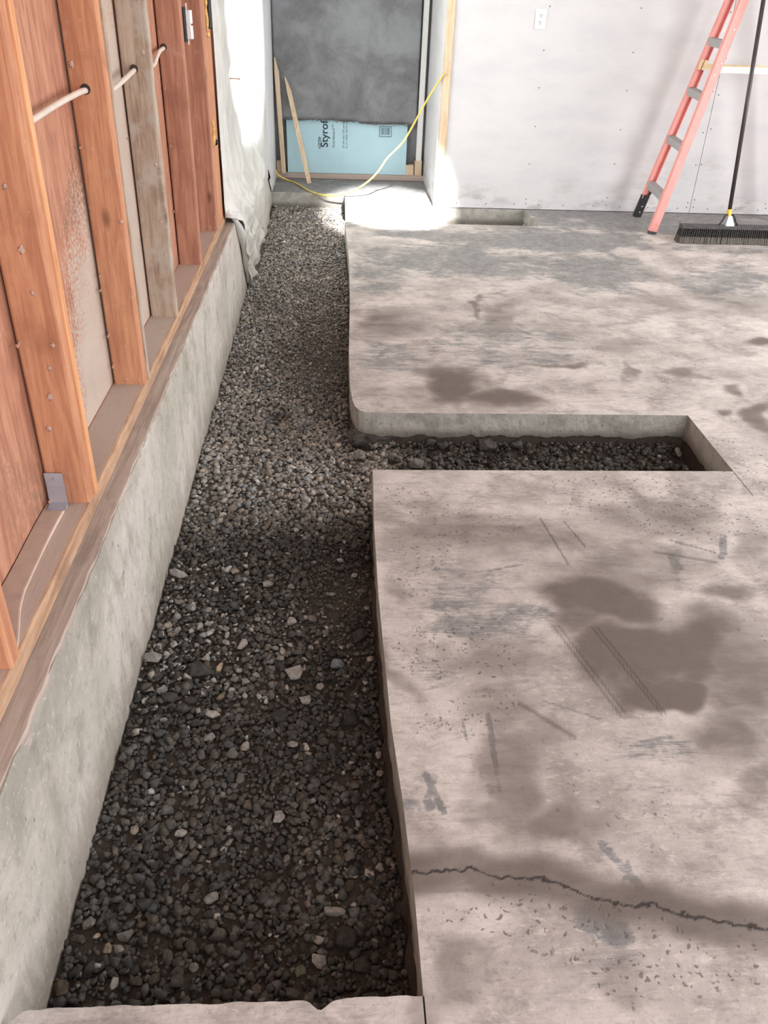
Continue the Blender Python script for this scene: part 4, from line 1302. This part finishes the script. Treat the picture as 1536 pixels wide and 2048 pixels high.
# earth banks below the slab's cut edges
def bank(pts, inset, seed):
    pts = np.asarray(pts, float)
    nP = len(pts); V = []
    d = np.gradient(pts[:, :2], axis=0); nn = np.stack([d[:, 1], -d[:, 0]], -1); nn /= np.maximum(np.linalg.norm(nn, axis=1, keepdims=True), 1e-9)
    s = np.concatenate([[0], np.cumsum(np.linalg.norm(np.diff(pts[:, :2], axis=0), axis=1))])
    for k, z in enumerate((-.06, -.10, -.14, -.18, -.25)):
        o_ = -inset + (fbm(s * 25, s * 0 + k * 1.3, seed, 4) - .5) * .03 + k * .004
        o_ = np.minimum(o_, -.004) if k < 2 else o_
        V.append(np.column_stack([pts[:, 0] + nn[:, 0] * o_, pts[:, 1] + nn[:, 1] * o_, np.full(nP, z)]))
    V = np.concatenate(V)
    gb.add(V, [(k * nP + i, k * nP + i + 1, (k + 1) * nP + i + 1, (k + 1) * nP + i) for k in range(4) for i in range(nP - 1)], M['dirt'])


bank(np.stack([XA[:, 0], YA[:, 0]], -1)[::-1][::2], .012, 601)
bank(np.stack([XA[-1, :jn], YA[-1, :jn]], -1)[::-1][::2], .012, 602)
bank(np.stack([XC[:, 0], YC[:, 0]], -1)[::-1], .012, 603)
bank(np.stack([XB[:, 0], YB[:, 0]], -1)[::-1], .012, 604)
bank(np.stack([XB[0, :jb], YB[0, :jb]], -1), .010, 605)
bank(np.stack([XD[-1, :jl + 1], YD[-1, :jl + 1]], -1)[::-1], .012, 606)
bed = gb.build('trench_bed', smooth=True, paint=True)
tag(bed, 'dark earth bed at the bottom of the dug trench', kind='structure')


def hull(seed, npt, flat):
    r = np.random.RandomState(seed)
    p = r.normal(size=(npt, 3))
    p /= np.linalg.norm(p, axis=1, keepdims=True)
    p *= np.array([1.0, .62 + .3 * r.rand(), flat])
    p *= 1 + (r.rand(npt, 1) - .5) * .25
    bm = bmesh.new()
    for q in p:
        bm.verts.new(q)
    bmesh.ops.convex_hull(bm, input=list(bm.verts))
    bm.verts.ensure_lookup_table()
    loose = [v for v in bm.verts if not v.link_faces]
    for v in loose:
        bm.verts.remove(v)
    bmesh.ops.triangulate(bm, faces=list(bm.faces))
    bm.verts.index_update()
    V = np.array([v.co[:] for v in bm.verts])
    F = np.array([[v.index for v in f.verts] for f in bm.faces])
    bm.free()
    return V, F


VAR = [hull(900 + k, 13 + k % 4, .45 + .25 * (k % 3) / 2) for k in range(14)]


def rot_rand(r, tilt=.5):
    a, b_, c = r.rand() * 6.283, (r.rand() - .5) * 2 * tilt, (r.rand() - .5) * 2 * tilt
    Rz = np.array([[math.cos(a), -math.sin(a), 0], [math.sin(a), math.cos(a), 0], [0, 0, 1]])
    Rx = np.array([[1, 0, 0], [0, math.cos(b_), -math.sin(b_)], [0, math.sin(b_), math.cos(b_)]])
    Ry = np.array([[math.cos(c), 0, math.sin(c)], [0, 1, 0], [-math.sin(c), 0, math.cos(c)]])
    return Rx @ Ry @ Rz


def stone_cols(x, y, r, n_):
    d = dusty(x, y)
    base = .072 + .25 * d
    pale_p = .018 + .16 * (sstep(-x, .22, .34) * sstep(y, 1.45, 1.6) * sstep(2.2 - y, 0, .15)) + .07 * sstep(y, 1.5, 1.7) * sstep(2.1 - y, 0, .2) + .04 * d
    v = base * np.exp(r.normal(0, .28, n_))
    pale = r.rand(n_) < pale_p
    v = np.where(pale, .22 + .2 * r.rand(n_) + .12 * d, v)
    hue = r.normal(0, .05, n_)
    return np.stack([v * (1.06 + hue), v, v * (.93 - hue), np.ones(n_)], -1)


def samp(n_, x0, x1, y0, y1, r):
    X = x0 + (x1 - x0) * r.rand(n_)
    Y = y0 + (y1 - y0) * r.rand(n_)
    return X, Y



# the larger stones, one object each
SM = []
for k in range(16):
    v, f = hull(1200 + k, 22 if k % 2 else 16, .5 + .3 * (k % 3) / 2)
    m = bpy.data.meshes.new('stone')
    m.from_pydata(v.tolist(), [], f.tolist())
    m.materials.append(M['stone'])
    SM.append(m)
placed = []


def stone(x, y, rr, asp, val, name='stone', tilt=.35, variant=None, lift=.35, z=None, rz=None, tint=(1.05, 1, .94)):
    k = random.randrange(16) if variant is None else variant
    o = bpy.data.objects.new(name, SM[k])
    C.objects.link(o)
    zc = float(bed_z(np.array([x]), np.array([y]))[0]) + rr * lift if z is None else z
    o.location = (x, y, zc)
    o.scale = (rr, rr * max(.45, min(asp * 1.25, 2.6)), rr * .75)
    o.rotation_euler = (random.uniform(-tilt, tilt), random.uniform(-tilt, tilt), random.uniform(-.3, .3) if rz is None else rz)
    o.color = (val * tint[0], val * tint[1], val * tint[2], 1)
    placed.append((x, y, rr * max(1, min(asp * 1.25, 2.6))))
    return o


NAMED = [((-0.348, 1.636, 0.036, 0.85), .065, 'largest dark rough rock in the gravel, beside the pale broken chip'), ((-0.099, 1.623, 0.029, 0.9), .26, 'pale grey chunk in the middle of the trench, between two dark stones'),
         ((0.009, 1.66, 0.025, 0.8), .20, 'bluish grey flat chunk near the slab edge mid trench'), ((-0.478, 1.686, 0.029, 0.65), .22, 'pale angular rock against the foundation beside the large dark rock'),
         ((-0.300, 1.655, 0.010, 2.4), .34, 'tan oblong chip lying just right of the largest dark rock'), ((-0.472, 2.057, 0.030, 0.7), .24, 'pale flat block touching the foundation wall in a patch of light pebbles'),
         ((-0.297, 1.485, 0.018, 1.0), .28, 'pale lumpy stone below the largest dark rock'), ((-0.068, 1.527, 0.019, 0.8), .24, 'light squarish stone below the pale middle chunk'),
         ((0.024, 0.900, 0.026, 1.15), .045, 'dark brick-like slab of stone near the bottom right of the trench'), ((0.004, 0.952, 0.024, 0.5), .22, 'pale jagged chip on the dark brick-like slab'),
         ((-0.393, 0.922, 0.018, 0.65), .12, 'smooth rounded grey pebble near the bottom left of the trench'), ((-0.470, 0.952, 0.0145, 0.95), .16, 'pale roundish pebble close to the foundation at the bottom left'),
         ((-0.449, 0.927, 0.0075, 1.0), .32, 'tiny cream pebble at the bottom left of the trench'), ((-0.422, 0.900, 0.011, 1.1), .18, 'light pointed pebble just below the cream one'),
         ((0.072, 1.765, 0.024, 1.1), .050, 'dark rounded rock against the right side of the trench'), ((-0.006, 1.605, 0.021, 1.1), .048, 'dark stone right of the pale middle chunk'),
         ((0.043, 1.457, 0.021, 1.1), .045, 'round dark stone near the slab edge'), ((-0.411, 1.547, 0.022, 0.8), .060, 'dark flat stone below the pale angular rock'),
         ((-0.359, 1.537, 0.018, 1.0), .055, 'dark stone right of the dark flat one'), ((-0.130, 1.473, 0.022, 0.9), .050, 'wide dark stone in the centre below the light squarish one'),
         ((-0.246, 1.737, 0.0145, 1.4), .26, 'pale upright stone above the largest dark rock'), ((-0.197, 2.012, 0.018, 0.75), .24, 'pale knobbly stone in the upper dark stretch'),
         ((0.108, 1.357, 0.008, 1.9), .26, 'upper of two pale slivers along the slab edge'), ((0.110, 1.300, 0.009, 1.9), .22, 'lower of two pale slivers along the slab edge'),
         ((-0.033, 1.575, 0.0105, 1.6), .24, 'slim pale stone standing between dark ones right of centre'), ((-0.346, 1.828, 0.0155, 0.8), .24, 'oval pale stone left of the centre line'),
         ((-0.488, 0.828, 0.015, 1.2), .085, 'brownish pebble in the bottom left corner of the trench'), ((-0.256, 0.857, 0.0095, 1.3), .15, 'pale upright sliver near the front lip'), ((-0.059, 0.846, 0.0115, 1.1), .11, 'greenish pebble near the front lip'),
         ((-0.284, 1.545, 0.0105, 1.4), .13, 'grey sliver under the tan oblong chip')]
for (x, y, rr, a), v, lab in NAMED:
    tint = next((c for k_, c in (('bluish', (.88, 1, 1.18)), ('tan ', (1.25, 1, .72)), ('cream', (1.2, 1.02, .76)), ('brownish', (1.3, 1, .75)), ('greenish', (.95, 1.08, .72))) if k_ in lab), (1.05, 1, .94))
    o = stone(x, y, rr, a, v * (1.3 if v > .1 else 1.0), variant=None, lift=.5, tint=tint)
    tag(o, lab, 'stone', 'loose stones in the trench')
CROSS = [((0.59, 2.832, 0.042, 0.8), .085, 'big blunt rock under the slab edge in the cross trench', -.128), ((0.100, 2.775, 0.028, 0.55), .25, 'pale flat chip at the mouth of the cross trench', -.145),
         ((1.325, 2.762, 0.014, 2.2), .24, 'pale upright chunk at the closed end of the cross trench', -.125), ((0.307, 2.70, 0.032, 0.6), .16, 'grey slab chip near the mouth of the cross trench', -.145),
         ((0.225, 2.755, 0.019, 1.1), .20, 'pale pebble inside the mouth of the cross trench', -.14), ((0.421, 2.822, 0.028, 0.9), .075, 'dark rock left of the big blunt rock', -.128),
         ((0.372, 2.825, 0.022, 0.8), .085, 'dark rock under the slab near the mouth of the cross trench', -.118), ((0.712, 2.832, 0.028, 0.7), .09, 'pale faced rock right of the big blunt rock', -.126)]
for (x, y, rr, a), v, lab, z in CROSS:
    o = stone(x, y - rr * .6, rr, a, v, z=z)
    o.scale.z = rr * .9
    o.location.z += .006
    tag(o, lab, 'stone', 'loose stones in the trench')
cnt = 300 - len(NAMED) - len(CROSS)
tries = 0
while cnt > 0 and tries < 20000:
    tries += 1
    if random.random() < .72:
        x, y = random.uniform(-.49, .12), random.uniform(.74, 2.35)
    elif random.random() < .6:
        x, y = random.uniform(-.48, .05), random.uniform(2.35, 3.2)
    else:
        x, y = random.uniform(.15, 1.30), random.uniform(2.55, 2.80)
    rr = random.uniform(.010, .0175) * (1.15 if y > 2.3 else 1)
    if x + rr > float(right_edge(np.array([y]))) - .006 or x - rr < -.503:
        continue
    if any((x - a) ** 2 + (y - b_) ** 2 < (rr + c * .9) ** 2 for a, b_, c in placed):
        continue
    cc = stone_cols(np.array([x]), np.array([y]), RNG, 1)[0]
    if random.random() < (.45 if 1.4 < y < 2.1 and x < -.1 else .10) and y < 2.2:
        cc = cc * 0 + random.uniform(.20, .38)
    o = stone(x, y, rr, random.uniform(.6, 1.0), 1.0, lift=.4, rz=random.uniform(0, 6.28))
    o.color = (cc[0] * 1.03, cc[1], cc[2] * .96, 1)
    lum = cc[1]
    tone = 'pale' if lum > .15 else ('dark' if lum < .07 else 'mid grey')
    if x > .15:
        lab = f'{tone} angular stone among the gravel of the cross trench, ' + ('mouth end' if x < .5 else 'middle' if x < .95 else 'closed end')
    else:
        side = 'close to the foundation wall' if x < -.32 else ('along the slab edge' if x > -.06 else 'in the middle')
        lo_ = ('by the front lip' if y < .95 else 'just beyond the front lip' if y < 1.25 else 'below the largest dark rock' if y < 1.55 else
               'beside the largest dark rock' if y < 1.8 else 'before the cross trench' if y < 2.3 else 'level with the cross trench' if y < 2.85 else 'beyond the cross trench')
        lab = f'{tone} angular stone {side} of the trench, {lo_}'.replace('wall of the trench', 'wall').replace('edge of the trench', 'edge')
    tag(o, lab, 'stone', 'loose stones in the trench')
    cnt -= 1

# the packed small gravel around them, one mass
r = np.random.RandomState(5)
regs = [samp(13500, -.51, .14, .70, 2.40, r), samp(9000, -.51, .35, 2.40, 3.6, r), samp(16500, -.51, .09, 3.6, 6.65, r), samp(5200, .12, 1.355, 2.40, 2.86, r), samp(1600, .1, 1.38, 5.8, 6.24, r)]
X = np.concatenate([a for a, b_ in regs]); Y = np.concatenate([b_ for a, b_ in regs])
rad = np.exp(r.normal(math.log(.0076), .36, len(X)))
rad *= np.where(Y > 3.6, .95, 1.0) * np.where((Y > 2.2) & (Y < 3.4), 1.15, 1.0) * np.where((X > .14) & (Y < 3), 1.25, 1.0)
fine = np.exp(-(((X - .05) / .12) ** 2 + ((Y - 1.95) / .22) ** 2)) + .7 * np.exp(-(((X - .0) / .2) ** 2 + ((Y - 3.8) / .4) ** 2))
rad *= 1 - .5 * np.clip(fine, 0, 1)
rad = np.clip(rad, .003, .017)
lim = right_edge(Y) - rad * .8
lim = np.where((Y > 2.395 - .01) & (Y < 2.41), np.minimum(lim, 1.34), lim)
ok = (X < lim) & (X > np.where(Y > 5.0, -.465, -.509) + rad * .8) & (Y > .705 + rad)
ok &= ~((Y > 2.38) & (Y < 2.405) & (X > .12)) & ~((Y > 2.822) & (Y < 2.86) & (X > .06))
for px_, py_, pr_ in placed:
    ok &= np.hypot(X - px_, Y - py_) > pr_ * .62 + rad * .55
X, Y, rad = X[ok], Y[ok], rad[ok]
Zc = bed_z(X, Y) + rad * (r.rand(len(X)) * .9 - .1)
nb = 520
xb = r.rand(nb) * 1.2 + .14
X = np.concatenate([X, xb]); rb = np.clip(np.exp(r.normal(math.log(.009), .4, nb)), .004, .02)
Y = np.concatenate([Y, 2.829 - .004 - rb * .5 + 0 * xb]); rad = np.concatenate([rad, rb])
Zc = np.concatenate([Zc, -.108 - rb - r.rand(nb) * .05])
COL = stone_cols(X, Y, r, len(X))

Vs, Fs, Cs = [], [], []
off = 0
for i in range(len(X)):
    v, f = VAR[i % len(VAR)]
    q = (v * rad[i]) @ rot_rand(r).T + (X[i], Y[i], Zc[i])
    Vs.append(q); Fs.append(f + off); Cs.append(np.repeat(COL[i:i + 1], len(v), 0)); off += len(v)
Vs = np.concatenate(Vs); Fs = np.concatenate(Fs); Cs = np.concatenate(Cs)
me = bpy.data.meshes.new('gravel')
me.vertices.add(len(Vs)); me.vertices.foreach_set('co', Vs.astype(np.float32).ravel())
me.loops.add(Fs.size); me.loops.foreach_set('vertex_index', Fs.astype(np.int32).ravel())
me.polygons.add(len(Fs)); me.polygons.foreach_set('loop_start', np.arange(0, Fs.size, 3, dtype=np.int32))
me.update(calc_edges=True)
ca = me.color_attributes.new('paint', 'FLOAT_COLOR', 'POINT'); ca.data.foreach_set('color', Cs.astype(np.float32).ravel())
me.materials.append(M['gravel'])
me.validate()
gr = bpy.data.objects.new('gravel', me); C.objects.link(gr)
tag(gr, 'packed small gravel filling the bottom of the trench', 'gravel', kind='stuff')

# ------------------------------------------------------------------ rest of the room, out of the frame
b = MB(); b.box((-.7, -2.6, 2.6), (XR + 1, 7.4, 2.66), M['ceil'])
tag(b.build('ceiling'), 'plain ceiling of the garage', kind='structure')
b = MB()
b.box((4.75, -2.6, 0), (4.9, 1.6, 2.6), M['ceil']); b.box((4.75, 4.4, 0), (4.9, 6.4, 2.6), M['ceil']); b.box((4.75, 1.6, 2.55), (4.9, 4.4, 2.6), M['ceil']); b.box((4.75, 1.6, 0), (4.9, 4.4, .3), M['ceil'])
tag(b.build('wall_right'), 'right wall with a wide opening', kind='structure')
b = MB(); b.box((XR, -2.6, -.1), (4.9, 6.3, -.002), M['cut']); b.box((-.7, -2.6, -.1), (4.9, -1.6, -.002), M['cut'])
tag(b.build('floor_far_side'), 'bare concrete beyond the slab', kind='structure')
b = MB(); b.box((XR, 6.262, 0), (4.9, 6.36, 2.6), M['ceil'])
tag(b.build('wall_back_corner'), 'end of the back wall', kind='structure')
